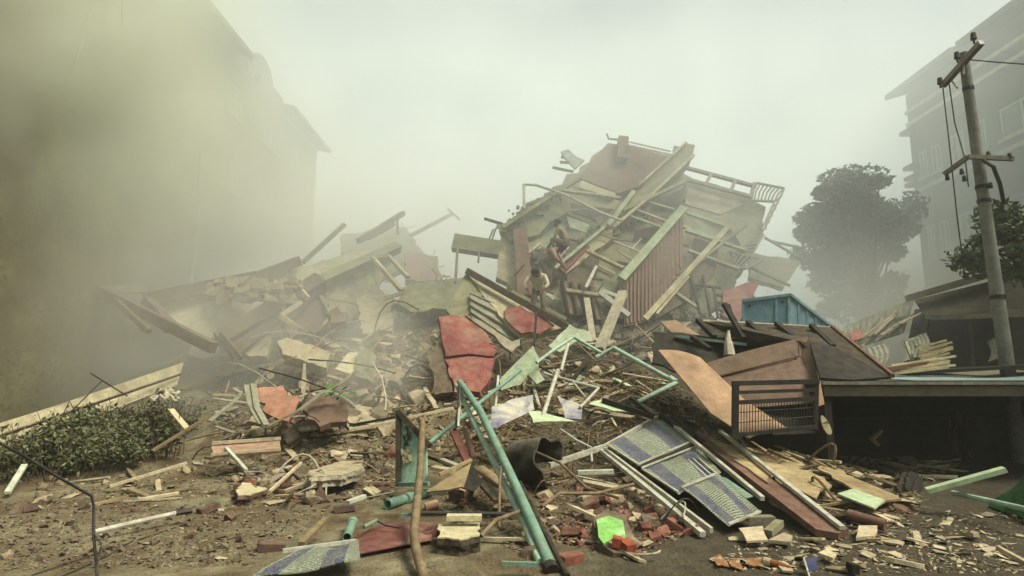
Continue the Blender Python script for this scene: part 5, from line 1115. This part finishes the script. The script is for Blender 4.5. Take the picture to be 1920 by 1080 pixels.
# small finds in the near right
bo = empty('bottle', hit(1462, 1066)); a, b_ = hit(1432, 1060, .035), hit(1482, 1073, .035); d = (b_ - a)
mb = MB(); mb.tube([a, a.lerp(b_, .68), a.lerp(b_, .84)], .034, 12, .022); build('body', mb, m_amber, bo, sm='auto'); mb = MB(); mb.tube([a.lerp(b_, .84), b_], .016, 10); build('neck', mb, m_amber, bo); mb = MB(); mb.tube([a.lerp(b_, .05), a.lerp(b_, .3)], .0355, 12); build('label_band', mb, m_cream, bo)
tag(bo, 'amber bottle with pale band lying at bottom right', 'bottle')
for pts, lab in (([(1330, 1050), (1350, 1048), (1372, 1066), (1345, 1068)], 'orange wrapper furthest left at the bottom right'), ([(1362, 1052), (1384, 1056), (1395, 1072), (1370, 1070)], 'orange wrapper between two others at bottom right'), ([(1392, 1050), (1432, 1056), (1430, 1068), (1398, 1066)], 'flat orange wrapper touching the amber bottle')):
    mb = MB(); mb.panel(jag([hit(*p, .012 + .03 * (i % 2)) for i, p in enumerate(pts)], .02, .04, (), 7), .008, back=(0, 0, -1)); tag(build('wrapper', mb, m_orange), lab, 'wrapper')
nf = empty('paper_flag', hit(1515, 1080)); mb = MB(); mb.panel([P(1508, 1047, 5.0), P(1536, 1043, 5.0), P(1530, 1056, 4.95), P(1536, 1068, 4.9), P(1514, 1072, 4.9)], .006); build('flag', mb, m_navy, nf); mb = MB(); mb.bar(P(1507, 1046, 4.99), P(1518, 1085, 4.85), .012, .01); build('stick', mb, m_wmet, nf)
tag(nf, 'small navy swallowtail card on a stick at bottom right', 'flag')
slab('plaster_flake', 'spotted cream flake on the dirt at right', 'flake', [(1534, 1036, 5.35), (1550, 1028, 5.45), (1568, 1038, 5.3), (1562, 1046, 5.2)], .02, m_cream, 96, .02)
stick('tin_can', 'dark banded can lying on the dirt at right', 'can', (1592, 1064, 5.0), (1606, 1066, 5.0), .09, .07, m_dark)
# ------------------------------------------------------------------ people on the wreck
def person(label, joints, edges, root, col_of, head, face, hair_r=.105, origin=None):
    """joints: name -> (point, radius); one skinned surface, materials by nearest limb"""
    names = list(joints); idx = {n: i for i, n in enumerate(names)}
    me = bpy.data.meshes.new('person'); me.from_pydata([tuple(joints[n][0]) for n in names], [(idx[a], idx[b]) for a, b in edges], [])
    ob = bpy.data.objects.new('person', me); COL.objects.link(ob)
    sk = ob.modifiers.new('s', 'SKIN'); ss = ob.modifiers.new('ss', 'SUBSURF'); ss.levels = 2; ss.render_levels = 2
    for n, i in idx.items():
        v = me.skin_vertices[0].data[i]; r = joints[n][1]; v.radius = (r, r) if not isinstance(r, tuple) else r; v.use_root = (n == root)
    bpy.context.view_layer.update()
    dg = bpy.context.evaluated_depsgraph_get(); ev = ob.evaluated_get(dg); nm = bpy.data.meshes.new_from_object(ev)
    bpy.data.objects.remove(ob); org = origin
    for v in nm.vertices: v.co -= org
    mats = [m_skin, col_of['top'], m_trou]; [nm.materials.append(m) for m in mats]
    segs = [(joints[a][0] - org, joints[b][0] - org, a, b) for a, b in edges]
    for p in nm.polygons:
        c = p.center; best = None
        for a, b, na, nb in segs:
            ab = b - a; t = max(0, min(1, (c - a).dot(ab) / max(1e-9, ab.length_squared))); d = (a + ab * t - c).length
            if best is None or d < best[0]: best = (d, na, nb, t)
        n = best[1] if best[3] < .5 else best[2]
        p.material_index = 1 if n.startswith(('chest', 'sho', 'elb', 'waist', 'sleeve')) else 2 if n.startswith(('pelvis', 'hip', 'knee', 'ank')) else 0
        p.use_smooth = True
    o = bpy.data.objects.new('person', nm); COL.objects.link(o); o.location = org; ORG[o.name] = org
    h, f = head, Vector(face).normalized(); side = f.cross(Vector((0, 0, 1))).normalized(); up = side.cross(f)
    mb = MB()
    for i in range(7):                       # cap of hair over crown and back of the head
        pass
    def cap(u, v):
        th = u * 2 * math.pi; ph = v * R(100)
        d = up * math.cos(ph) + (side * math.cos(th) + f * math.sin(th) * .95 - f * .12) * math.sin(ph)
        if d.dot(f) > .55 and d.dot(up) < .55: d = d * .80
        return h + up * .012 - f * .015 + d * hair_r
    mb.grid(cap, 14, 6, .012); build('hair', mb, m_hair, o, sm=True)
    for s in (-1, 1):
        e = h + f * .088 + side * .034 * s + up * .005; mb = MB(); mb.tube([e - f * .01, e + f * .006], .011, 6); build('eye', mb, m_black, o)
        e = h + side * .088 * s; mb = MB(); mb.tube([e - up * .025, e + up * .025], .014, 6); build('ear', mb, m_skin, o)
    nz = h + f * .098 - up * .02; mb = MB(); mb.tube([nz + up * .03 - f * .01, nz + f * .012, nz - f * .008 - up * .008], .012, 6); build('nose', mb, m_skin, o)
    mo = h + f * .09 - up * .052; mb = MB(); mb.bar(mo - side * .022, mo + side * .022, .008, .008); build('mouth', mb, m_rbrown, o)
    tag(o, label, 'person', 'men searching the wreck'); return o
def figure(label, org, yaw, pose, top, face):
    """pose gives joints in body space (x right, y forward, z up, metres) which is turned by yaw and put at org"""
    ro = Matrix.Rotation(yaw, 4, 'Z'); W = lambda p: org + ro @ Vector(p)
    J = {k: (W(p), r) for k, (p, r) in pose.items()}
    E = [('pelvis', 'waist'), ('waist', 'chest'), ('chest', 'neck'), ('neck', 'jaw'), ('jaw', 'head')]
    for s in 'lr':
        E += [('chest', 'sho' + s), ('sho' + s, 'elb' + s), ('elb' + s, 'wri' + s), ('wri' + s, 'palm' + s), ('pelvis', 'hip' + s), ('hip' + s, 'knee' + s), ('knee' + s, 'ank' + s), ('ank' + s, 'toe' + s)]
        w_, p_ = J['wri' + s][0], J['palm' + s][0]; d = (p_ - w_).normalized(); x = d.cross(Vector((0, 0, 1)));  x = x.normalized() if x.length > .01 else Vector((1, 0, 0)); y = x.cross(d)
        for k in range(4):
            b = p_ + x * (k - 1.5) * .021; L = (.062, .075, .07, .055)[k]
            J[f'f{s}{k}a'] = (b + d * .02, .009); J[f'f{s}{k}b'] = (b + d * L * .6 - y * .01, .008); J[f'f{s}{k}c'] = (b + d * L - y * .035, .007)
            E += [('palm' + s, f'f{s}{k}a'), (f'f{s}{k}a', f'f{s}{k}b'), (f'f{s}{k}b', f'f{s}{k}c')]
        J[f'th{s}a'] = (w_.lerp(p_, .6) - x * .035, .01); J[f'th{s}b'] = (p_ - x * .05 + d * .02 - y * .02, .008); E += [('palm' + s, f'th{s}a'), (f'th{s}a', f'th{s}b')]
    person(label, J, E, 'pelvis', {'top': top}, J['head'][0], ro @ Vector(face), origin=org)
def sym(d, **o):
    out = {}
    for k, (p, r) in d.items():
        if k.endswith('_'):
            out[k[:-1] + 'r'] = (p, r); out[k[:-1] + 'l'] = ((-p[0], p[1], p[2]), r)
        else: out[k] = (p, r)
    out.update(o); return out
# crouching man on the beam, facing left and down
crouch = sym({'pelvis': ((0, -.05, .30), .14), 'waist': ((0, .0, .44), .13), 'chest': ((0, .12, .64), .155), 'neck': ((0, .20, .79), .055), 'jaw': ((0, .25, .84), .07), 'head': ((0, .26, .90), .095),
              'sho_': ((.19, .13, .68), .065), 'elb_': ((.25, .22, .42), .045), 'wri_': ((.17, .40, .26), .032), 'palm_': ((.15, .46, .22), .03), 'hip_': ((.10, .0, .28), .105), 'knee_': ((.20, .36, .40), .07), 'ank_': ((.17, .22, .06), .045), 'toe_': ((.18, .38, .03), .035)})
figure('man in plaid shirt crouching high on the sloping beam', B(1060, 474, -1.0), R(60), crouch, m_shirtp, (0, .9, -.35))
# stooping man in a cream shirt, seen from the front
stoop = sym({'pelvis': ((0, -.10, .86), .14), 'waist': ((0, .0, .98), .13), 'chest': ((0, .20, 1.14), .165), 'neck': ((0, .36, 1.22), .055), 'jaw': ((0, .42, 1.20), .07), 'head': ((0, .47, 1.22), .095),
             'sho_': ((.20, .22, 1.17), .07), 'elb_': ((.30, .34, .94), .05), 'wri_': ((.16, .46, .76), .034), 'palm_': ((.12, .50, .70), .03), 'hip_': ((.10, -.08, .82), .105), 'knee_': ((.13, .06, .46), .07), 'ank_': ((.12, -.04, .08), .048), 'toe_': ((.14, .14, .03), .036)})
figure('man in cream shirt stooping over the fallen gable', P(1010, 606, 14.9), R(168), stoop, m_shirt, (0, .75, -.65))
figure('man in dusty red shirt bending behind the cream shirted man', B(1026, 552, -.75), R(250), stoop, m_shirtr, (0, .8, -.5))

# ------------------------------------------------------------------ loose rubble, one by one
rs = random.Random(77)
def hull(n, seed, flat=1.0):
    r = random.Random(seed); bm = bmesh.new()
    for _ in range(n):
        v = Vector((r.uniform(-1, 1), r.uniform(-1, 1), r.uniform(-1, 1)))
        v = Vector((max(-.8, min(.8, v.x)), max(-.75, min(.75, v.y)), max(-.7, min(.7, v.z)) * flat)); bm.verts.new(v)
    g = bmesh.ops.convex_hull(bm, input=bm.verts)
    for v in [v for v in bm.verts if not v.link_faces]: bm.verts.remove(v)
    bm.normal_update(); vs = [v.co.copy() for v in bm.verts]; bm.verts.index_update(); fs = [tuple(v.index for v in f.verts) for f in bm.faces]; bm.free()
    return vs, fs
HULLS = [hull(18, i) for i in range(10)]; FLATS = [hull(14, 40 + i, .22) for i in range(8)]
def proto(name, vf, mat):
    me = bpy.data.meshes.new(name); me.from_pydata([tuple(v) for v in vf[0]], [], vf[1]); me.materials.append(mat); return me
def brick_mesh(seed, mat):
    r = random.Random(seed); bm = bmesh.new(); bmesh.ops.create_cube(bm, size=1)
    for v in bm.verts: v.co = Vector((v.co.x * .22, v.co.y * .105, v.co.z * .07)) + Vector((r.uniform(-.012, .012), r.uniform(-.008, .008), r.uniform(-.006, .006)))
    bmesh.ops.bevel(bm, geom=bm.edges[:], offset=.007, segments=1, affect='EDGES')
    if seed % 2: bmesh.ops.bisect_plane(bm, geom=bm.verts[:] + bm.edges[:] + bm.faces[:], plane_co=(r.uniform(0, .05), 0, 0), plane_no=(1, r.uniform(-.5, .5), r.uniform(-.4, .4)), clear_outer=True); bmesh.ops.holes_fill(bm, edges=[e for e in bm.edges if e.is_boundary])
    me = bpy.data.meshes.new('brick'); bm.to_mesh(me); bm.free(); me.materials.append(mat); return me
PC = {c: [proto('rubble_chunk', h, m) for h in HULLS] for c, m in (('brown', m_stone), ('pale', m_stonel), ('brick red', m_brick), ('dark', m_dbrick), ('cream', m_yel))}
PF = {c: [proto('flake', h, m) for h in FLATS] for c, m in (('tan', m_woodp), ('brown', m_wood), ('cream', m_yel), ('grey', m_conc), ('rusty', m_rplank), ('pale green', m_paleg))}
PB = {'red': [brick_mesh(i, m_brick) for i in range(6)], 'brown': [brick_mesh(10 + i, m_dbrick) for i in range(6)]}
def plank_mesh(seed, mat):
    r = random.Random(seed); mb = MB(); L = 1.0
    n = 5; c = []
    for i in range(n):
        t = i / (n - 1); z = .02 * math.sin(t * 3 + seed); wv = .5 * (1 if 0 < i < n - 1 else r.uniform(.45, .9)); o = r.uniform(-.1, .1)
        c.append([(t - .5 + (r.uniform(-.06, .06) if i in (0, n - 1) else 0), (o - wv), z), (t - .5, (o + wv), z)])
    top = [Vector(p) for q in c for p in q]
    for p in top: mb.v.append(p + Vector((0, 0, .5)))
    for p in top: mb.v.append(p - Vector((0, 0, .5)))
    N = len(top)
    for i in range(n - 1):
        a = 2 * i; mb.f += [(a, a + 2, a + 3, a + 1), (N + a, N + a + 1, N + a + 3, N + a + 2), (a, N + a, N + a + 2, a + 2), (a + 1, a + 3, N + a + 3, N + a + 1)]
    mb.f += [(0, 1, N + 1, N), (N - 2, 2 * N - 2, 2 * N - 1, N - 1)]
    me = mesh_from(mb, 'plank', Vector()); me.materials.append(mat); return me
PP = {c: [plank_mesh(i, m) for i in range(5)] for c, m in (('pale', m_woodp), ('brown', m_wood), ('dark', m_woodd), ('grey', m_cloth), ('white', m_wmet))}
def inst(name, me, loc, rot, sc, label, cat, group):
    o = bpy.data.objects.new(name, me); COL.objects.link(o); o.location = loc; o.rotation_euler = rot; o.scale = sc
    o['label'] = label; o['category'] = cat; o['group'] = group; return o
def slope_rot(x, y, yaw, roll=.3, pit=0):
    e = .15; n = Vector((terrain(x - e, y) - terrain(x + e, y), terrain(x, y - e) - terrain(x, y + e), 2 * e)).normalized()
    n = (n + Vector((rs.uniform(-roll, roll), rs.uniform(-roll, roll), 0))).normalized()
    t = Vector((math.cos(yaw), math.sin(yaw), 0)); t = (t - n * t.dot(n)).normalized(); b = n.cross(t)
    m = Matrix((t, b, n)).transposed()
    if pit: m = m @ Matrix.Rotation(pit, 3, 'Y')
    return m.to_euler()
def inside(poly, x, y):
    c = False; j = len(poly) - 1
    for i in range(len(poly)):
        if (poly[i][1] > y) != (poly[j][1] > y) and x < (poly[j][0] - poly[i][0]) * (y - poly[i][1]) / (poly[j][1] - poly[i][1]) + poly[i][0]: c = not c
        j = i
    return c
def spot(poly):
    xs = [p[0] for p in poly]; ys = [p[1] for p in poly]
    while True:
        x, y = rs.uniform(min(xs), max(xs)), rs.uniform(min(ys), max(ys))
        if inside(poly, x, y): return hit(x, y)
REG = {
 'bare': ([(390, 690), (640, 560), (850, 560), (1000, 640), (1000, 830), (820, 860), (560, 860), (400, 850)], 'on the heap'),
 'bareright': ([(860, 830), (1000, 700), (1120, 660), (1260, 700), (1380, 830), (1300, 880), (1100, 900), (960, 930)], 'on the heap'),  # picture regions of the terrain, with the landmark that names them
 'bushfoot': ([(60, 905), (330, 860), (420, 850), (420, 930), (60, 960)], 'at the foot of the bushes'),
 'leftdirt': ([(0, 940), (640, 950), (470, 1060), (0, 1070)], 'on the open dirt at left'),
 'slabfront': ([(410, 860), (740, 840), (740, 940), (440, 950)], 'round the long flat slab'),
 'leftheap': ([(400, 700), (660, 700), (740, 820), (430, 840)], 'on the heap above the long flat slab'),
 'hollow': ([(640, 640), (830, 620), (850, 760), (680, 790)], 'in the dusty hollow left of the red wall'),
 'uppleft': ([(330, 610), (640, 560), (640, 690), (420, 700)], 'on the slope under the broken diagonal beam'),
 'mid': ([(850, 740), (1110, 640), (1120, 760), (1000, 800), (880, 840)], 'around the torn grey green sheet'),
 'pipefoot': ([(830, 850), (1000, 850), (1010, 1060), (830, 960)], 'about the twin green pipes'),
 'brickpit': ([(1000, 890), (1160, 880), (1300, 1000), (1180, 1050), (1010, 1010)], 'in the brick heap below the fallen sign'),
 'slope': ([(1110, 680), (1260, 720), (1290, 790), (1120, 800)], 'under the pale green bent pipe frame'),
 'bank': ([(1300, 815), (1520, 840), (1730, 930), (1680, 985), (1560, 985), (1420, 880)], 'on the splinter bank'),
 'rightdirt': ([(1400, 990), (1560, 1005), (1720, 960), (1915, 960), (1915, 1075), (1340, 1075)], 'on the dirt at the right front'),
 'foot': ([(1000, 590), (1340, 600), (1300, 680), (1120, 670), (1000, 650)], 'at the foot of the collapsed building'),
 'kiosk': ([(1520, 850), (1800, 870), (1740, 910), (1580, 860)], 'along the edge of the dark kiosk'),
}
LMK = [(40, 900, 'white lath on the widest bush'), (200, 900, 'tall green bush'), (300, 860, 'dusty brown green bush'), (270, 975, 'white tube'), (175, 1000, 'hanging black cable'), (320, 800, 'timber cross'), (465, 840, 'pinkish striped plank'),
 (470, 920, 'yellow topped lump'), (635, 885, 'long flat slab'), (590, 1000, 'brown stick on the dirt'), (570, 1050, 'blue banded sheet'), (740, 1020, 'dark red curved sheet'), (765, 945, 'green pipe stub'), (655, 1000, 'green pipe end'), (775, 850, 'green framed board'),
 (787, 900, 'rusty conduit'), (860, 1005, 'big cream topped block'), (865, 925, 'pink topped brick block'), (850, 890, 'tan box wedge'), (520, 755, 'rusty pink panel'), (610, 770, 'reddish brown box panel'), (480, 790, 'curled tin strips'), (635, 735, 'green leafy sprig'), (665, 685, 'cream cabinet'),
 (575, 660, 'long yellowish slab'), (480, 640, 'rounded wall fragment'), (380, 610, 'upright pale slab'), (560, 600, 'dark hollow'), (650, 590, 'cracked beam lump'), (720, 740, 'arching pale wire'), (700, 800, 'long pale batten'), (880, 630, 'upper red wall piece'), (880, 705, 'lower red wall piece'), (815, 690, 'dark torn wall edge'),
 (980, 690, 'torn grey green sheet'), (960, 770, 'white lilac poster'), (1010, 860, 'black torn drum'), (930, 850, 'twin green pipes'), (1010, 1000, 'foot of the green pipes'), (1035, 740, 'slanting white pole'), (1080, 775, 'lilac grey print'), (1070, 630, 'pale folded sheet'), (1140, 600, 'grey upright timber'), (1200, 680, 'bent pale green pipe frame'),
 (1160, 765, 'long pale green strip'), (1150, 1000, 'lime painted chunk'), (1220, 830, 'first sign panel'), (1280, 880, 'middle sign panel'), (1350, 950, 'last sign panel'), (1230, 950, 'sign rails'), (1110, 890, 'bright pale bar'), (1080, 930, 'forked grey branch'), (1300, 740, 'orange plywood'), (1455, 800, 'black gate'), (1460, 900, 'broad weathered board'),
 (1570, 880, 'second weathered board'), (1615, 935, 'pale green tile'), (1500, 960, 'long reddish plank'), (1460, 890, 'long white lath'), (1625, 975, 'brown log'), (1705, 910, 'crumpled black sack'), (1810, 900, 'greenish plank'), (1850, 945, 'thin greenish pole'), (1900, 870, 'green tarpaulin'), (1550, 1038, 'spotted cream flake'), (1460, 1065, 'amber bottle'),
 (1520, 1060, 'navy card flag'), (1600, 1065, 'dark banded can'), (1370, 1060, 'orange wrappers'), (1435, 1000, 'curled tan board'), (1250, 620, 'orange ceiling board'), (1200, 600, 'corrugated partition'), (1060, 600, 'folded brown tin'), (1000, 620, 'dark post before the stooping man')]
def where_is(p):
    x, y = proj(p); d, lx, ly, nm = min(((x - a) ** 2 + (1.6 * (y - b)) ** 2, a, b, n) for a, b, n in LMK)
    dx, dy = x - lx, 1.6 * (y - ly)
    far = 'close ' if d < 30 ** 2 else ''
    return far + ('left of' if dx < 0 else 'right of') + ' the ' + nm if abs(dx) > abs(dy) else far + ('behind' if dy < 0 else 'in front of') + ' the ' + nm
def scatter(kind, reg, n, colours, size, yaw=None, pit=0, lift=0.0):
    poly = REG[reg][0]
    for _ in range(n):
        p = spot(poly); where = where_is(p); c = rs.choice(colours); ya = rs.uniform(0, 6.28) if yaw is None else yaw + rs.gauss(0, .35)
        s = rs.uniform(*size); r = slope_rot(p.x, p.y, ya, .5 if kind == 'chunk' else .3, rs.uniform(-pit, pit)); big = s > size[0] * .5 + size[1] * .5
        if kind == 'chunk':
            sc = (s * rs.uniform(.8, 1.3), s * rs.uniform(.7, 1.1), s * rs.uniform(.6, 1.0)); b = 'larger' if big else 'smaller'
            inst('rubble_chunk', rs.choice(PC[c]), p + Vector((0, 0, s * .25 + lift)), r, sc, f'{b} {c} rubble chunk {where}', 'rubble chunk', f'{b} {c} rubble chunks {where}')
        elif kind == 'flake':
            sc = (s * rs.uniform(.8, 1.6), s * rs.uniform(.6, 1.0), s * .5); b = 'broad' if big else 'little'
            inst('flake', rs.choice(PF[c]), p + Vector((0, 0, s * .08 + .01 + lift)), r, sc, f'{b} {c} broken sheet piece {where}', 'broken piece', f'{b} {c} broken pieces {where}')
        elif kind == 'brick':
            inst('brick', rs.choice(PB[c]), p + Vector((0, 0, .03 + lift)), slope_rot(p.x, p.y, ya, .8), (1, 1, 1), f'loose {c} brick {where}', 'brick', f'{c} bricks {where}')
        else:
            wd_ = rs.uniform(.03, .11); b = 'long' if big else 'short'
            inst('broken_plank', rs.choice(PP[c]), p + Vector((0, 0, .03 + abs(math.sin(pit)) * s * .12 + lift)), r, (s, wd_, rs.uniform(.015, .04)), f'{b} {c} splintered plank {where}', 'plank', f'{b} {c} splintered planks {where}')
scatter('chunk', 'bushfoot', 16, ('brown', 'pale', 'brown'), (.04, .11)); scatter('plank', 'bushfoot', 9, ('pale', 'brown'), (.3, .9)); scatter('flake', 'bushfoot', 10, ('tan', 'cream', 'grey'), (.06, .16))
scatter('chunk', 'leftdirt', 26, ('dark', 'brown', 'dark'), (.025, .06)); scatter('flake', 'leftdirt', 8, ('tan', 'grey'), (.04, .08))
scatter('brick', 'leftdirt', 4, ('brown',), (1, 1))
scatter('chunk', 'slabfront', 46, ('brown', 'pale', 'brown', 'dark', 'brick red'), (.06, .17)); scatter('plank', 'slabfront', 16, ('pale', 'brown', 'dark'), (.3, 1.0), pit=.15); scatter('flake', 'slabfront', 22, ('tan', 'cream', 'rusty', 'grey'), (.08, .22)); scatter('brick', 'slabfront', 6, ('brown', 'red'), (1, 1))
scatter('chunk', 'leftheap', 28, ('brown', 'pale', 'cream'), (.08, .26)); scatter('plank', 'leftheap', 22, ('pale', 'brown', 'dark', 'grey'), (.5, 1.8), pit=.4); scatter('flake', 'leftheap', 20, ('tan', 'cream', 'grey', 'rusty'), (.12, .4))
scatter('chunk', 'hollow', 30, ('brown', 'pale', 'cream'), (.08, .3)); scatter('plank', 'hollow', 34, ('pale', 'brown', 'dark'), (.4, 1.6), pit=.5); scatter('flake', 'hollow', 26, ('tan', 'grey', 'brown', 'rusty'), (.10, .3))
scatter('chunk', 'uppleft', 30, ('pale', 'brown', 'cream'), (.1, .4)); scatter('plank', 'uppleft', 20, ('pale', 'brown', 'grey'), (.6, 2.2), pit=.4); scatter('flake', 'uppleft', 16, ('grey', 'cream', 'tan'), (.2, .6))
scatter('chunk', 'mid', 16, ('brown', 'pale', 'dark'), (.06, .2)); scatter('plank', 'mid', 34, ('pale', 'brown', 'white', 'dark', 'grey'), (.4, 1.5), pit=.4); scatter('flake', 'mid', 22, ('grey', 'pale green', 'tan', 'cream'), (.1, .35))
scatter('chunk', 'pipefoot', 16, ('brown', 'dark', 'pale'), (.04, .11)); scatter('plank', 'pipefoot', 14, ('dark', 'brown', 'pale'), (.3, .9), pit=.2); scatter('brick', 'pipefoot', 5, ('red', 'brown'), (1, 1))
scatter('brick', 'brickpit', 26, ('red', 'red', 'brown'), (1, 1)); scatter('chunk', 'brickpit', 26, ('brick red', 'brown', 'pale'), (.05, .12)); scatter('flake', 'brickpit', 8, ('tan', 'grey'), (.06, .16)); scatter('plank', 'brickpit', 7, ('pale', 'dark', 'grey'), (.3, .8), pit=.2)
scatter('plank', 'slope', 34, ('brown', 'pale', 'dark', 'brown'), (.4, 1.4), yaw=-.5, pit=.2); scatter('flake', 'slope', 14, ('tan', 'brown', 'pale green'), (.1, .3)); scatter('chunk', 'slope', 8, ('brown', 'pale'), (.05, .14))
scatter('plank', 'bank', 46, ('pale', 'brown', 'brown', 'dark'), (.3, 1.1), yaw=-.85, pit=.08); scatter('flake', 'bank', 40, ('tan', 'cream', 'brown', 'rusty'), (.08, .28), yaw=-.85); scatter('chunk', 'bank', 10, ('brown', 'dark'), (.04, .1))
scatter('flake', 'rightdirt', 60, ('tan', 'cream', 'grey', 'tan'), (.025, .085)); scatter('plank', 'rightdirt', 14, ('pale', 'brown'), (.15, .4)); scatter('chunk', 'rightdirt', 14, ('brown', 'pale'), (.02, .06))
scatter('plank', 'foot', 34, ('pale', 'brown', 'dark', 'grey'), (.6, 2.0), pit=.6); scatter('chunk', 'foot', 18, ('brown', 'pale'), (.1, .3)); scatter('flake', 'foot', 14, ('grey', 'tan', 'pale green'), (.2, .6))
scatter('plank', 'kiosk', 14, ('brown', 'dark', 'pale'), (.3, .9), yaw=-.6); scatter('flake', 'kiosk', 16, ('brown', 'tan'), (.08, .2))
for reg, n, L0 in (('leftheap', 14, 1.3), ('hollow', 14, 1.3), ('uppleft', 12, 1.8), ('mid', 16, 1.2), ('slope', 8, .9), ('foot', 12, 1.6), ('pipefoot', 8, .7), ('brickpit', 6, .6), ('bank', 5, .7), ('slabfront', 8, .7), ('leftheap', 8, 2.6), ('uppleft', 8, 3.0), ('hollow', 6, 2.4)):
    for _ in range(n):                      # bent reinforcement and wire tangled in the heap
        p = spot(REG[reg][0]); a = rs.uniform(0, 6.28); L = L0 * rs.uniform(.5, 1.2); d = Vector((math.cos(a), math.sin(a) * .6, rs.uniform(-.1, .7))); c = Vector((rs.gauss(0, .3), rs.gauss(0, .3), rs.uniform(-.1, .5))) * L
        pts = [p + d * L * t + c * (4 * t * (1 - t)) * .6 + Vector((0, 0, .03 - .5 * L * t * t * (1 if d.z > .3 else 0))) for t in [i / 6 for i in range(7)]]
        pts = [Vector((q.x, q.y, max(q.z, terrain(q.x, q.y) + .015))) for q in pts]
        mb = MB(); mb.tube(pts, rs.choice((.008, .012, .018)), 5); w_ = where_is(p); k = rs.choice((('dark', m_black), ('rusty', m_rust), ('pale', m_cloth)))
        tag(build('bent_rod', mb, k[1]), f'{k[0]} bent rod curling out {w_}', 'rod', f'{k[0]} bent rods {w_}')
for (px, py, ya, lab) in ((645, 960, .3, 'brown brick alone on the dirt below small cream chunk'), (508, 1032, .4, 'dark brick lying above the blue banded sheet'), (1070, 1056, .6, 'bright red brick at the foot of green pipes'), (390, 960, 1.0, 'brown brick standing alone beyond the white tube'), (810, 1005, .9, 'red brick tilted against the big cream block')):
    p = hit(px, py); o = inst('brick', PB['red' if 'red' in lab else 'brown'][0], p + Vector((0, 0, .035)), slope_rot(p.x, p.y, ya, .2), (1.05, 1.1, 1.2), lab, 'brick', 'single bricks'); del o['group']

# countless small stuff: crumbs, chips and splinters merged per colour
def crumbs(name, label, mat, specs, chip, shapes):
    mb = MB()
    for reg, n, size in specs:
        poly = REG[reg][0]
        for _ in range(n):
            p = spot(poly); s = size[0] + (size[1] - size[0]) * rs.random() ** 2.2
            vs, fs = rs.choice(shapes); m = slope_rot(p.x, p.y, rs.uniform(0, 6.28), .5).to_matrix()
            k = Vector((s * rs.uniform(.7, chip), s * rs.uniform(.5, .9), s * rs.uniform(.4, .8)))
            q = p + Vector((0, 0, s * .15)); mb.add([q + m @ Vector((v.x * k.x, v.y * k.y, v.z * k.z)) for v in vs], fs)
    o = build(name, mb, mat); tag(o, label, kind='stuff'); return o
tet = [hull(7, 200 + i) for i in range(6)]; chp = [hull(7, 300 + i, .25) for i in range(6)]
splint = [([Vector((-1, -.3, -.3)), Vector((-1, .3, -.3)), Vector((-1, 0, .35)), Vector((1, -.2, -.25)), Vector((1, .25, -.25)), Vector((1, 0, .3))], [(0, 1, 2), (3, 5, 4), (0, 3, 4, 1), (1, 4, 5, 2), (2, 5, 3, 0)])]
S = (.012, .05)
crumbs('rubble', 'brown crumbs of masonry strewn over the heap and dirt', m_stone, [('bare', 2600, (.03, .12)), ('bareright', 1500, (.02, .08)), ('bushfoot', 950, S), ('leftdirt', 2800, (.009, .05)), ('slabfront', 1710, (.012, .07)), ('leftheap', 1330, (.03, .12)), ('hollow', 1330, (.03, .14)), ('uppleft', 760, (.04, .16)), ('mid', 760, S), ('pipefoot', 950, S), ('brickpit', 950, S), ('bank', 570, S), ('rightdirt', 855, (.006, .022)), ('foot', 570, (.04, .12)), ('slope', 475, S), ('kiosk', 285, S)], 1.3, tet)
crumbs('gravel', 'pale crumbs of plaster strewn over heap and dirt', m_stonel, [('bare', 1000, (.03, .12)), ('bareright', 500, (.02, .08)), ('bushfoot', 418, S), ('leftdirt', 600, (.009, .04)), ('slabfront', 798, (.012, .07)), ('leftheap', 760, (.03, .12)), ('hollow', 798, (.03, .14)), ('uppleft', 570, (.04, .18)), ('mid', 475, S), ('pipefoot', 380, S), ('brickpit', 494, S), ('rightdirt', 570, (.006, .03)), ('foot', 380, (.04, .12))], 1.6, chp)
crumbs('litter', 'splinters of wood strewn over the heap', m_wood, [('bare', 700, (.06, .3)), ('bareright', 1500, (.05, .25)), ('slabfront', 418, (.04, .14)), ('leftheap', 418, (.06, .3)), ('hollow', 494, (.06, .3)), ('mid', 798, (.05, .25)), ('slope', 1140, (.05, .22)), ('bank', 1330, (.04, .18)), ('brickpit', 228, (.03, .12)), ('pipefoot', 304, (.03, .14)), ('foot', 494, (.08, .35)), ('kiosk', 494, (.04, .15)), ('rightdirt', 190, (.02, .07))], 1.8, [([Vector((v.x, v.y * .22, v.z * .2)) for v in splint[0][0]], splint[0][1])])
crumbs('debris', 'flat cream chips strewn over the right of the heap', m_yel, [('bank', 798, (.02, .07)), ('rightdirt', 684, (.012, .045)), ('slope', 304, (.02, .07)), ('mid', 266, (.02, .08)), ('slabfront', 266, (.02, .06)), ('kiosk', 190, (.02, .06))], 2.0, chp)
crumbs('debris', 'brick red crumbs strewn through the brick heap', m_brick, [('brickpit', 1330, (.012, .05)), ('pipefoot', 228, S), ('slabfront', 304, S)], 1.3, tet)
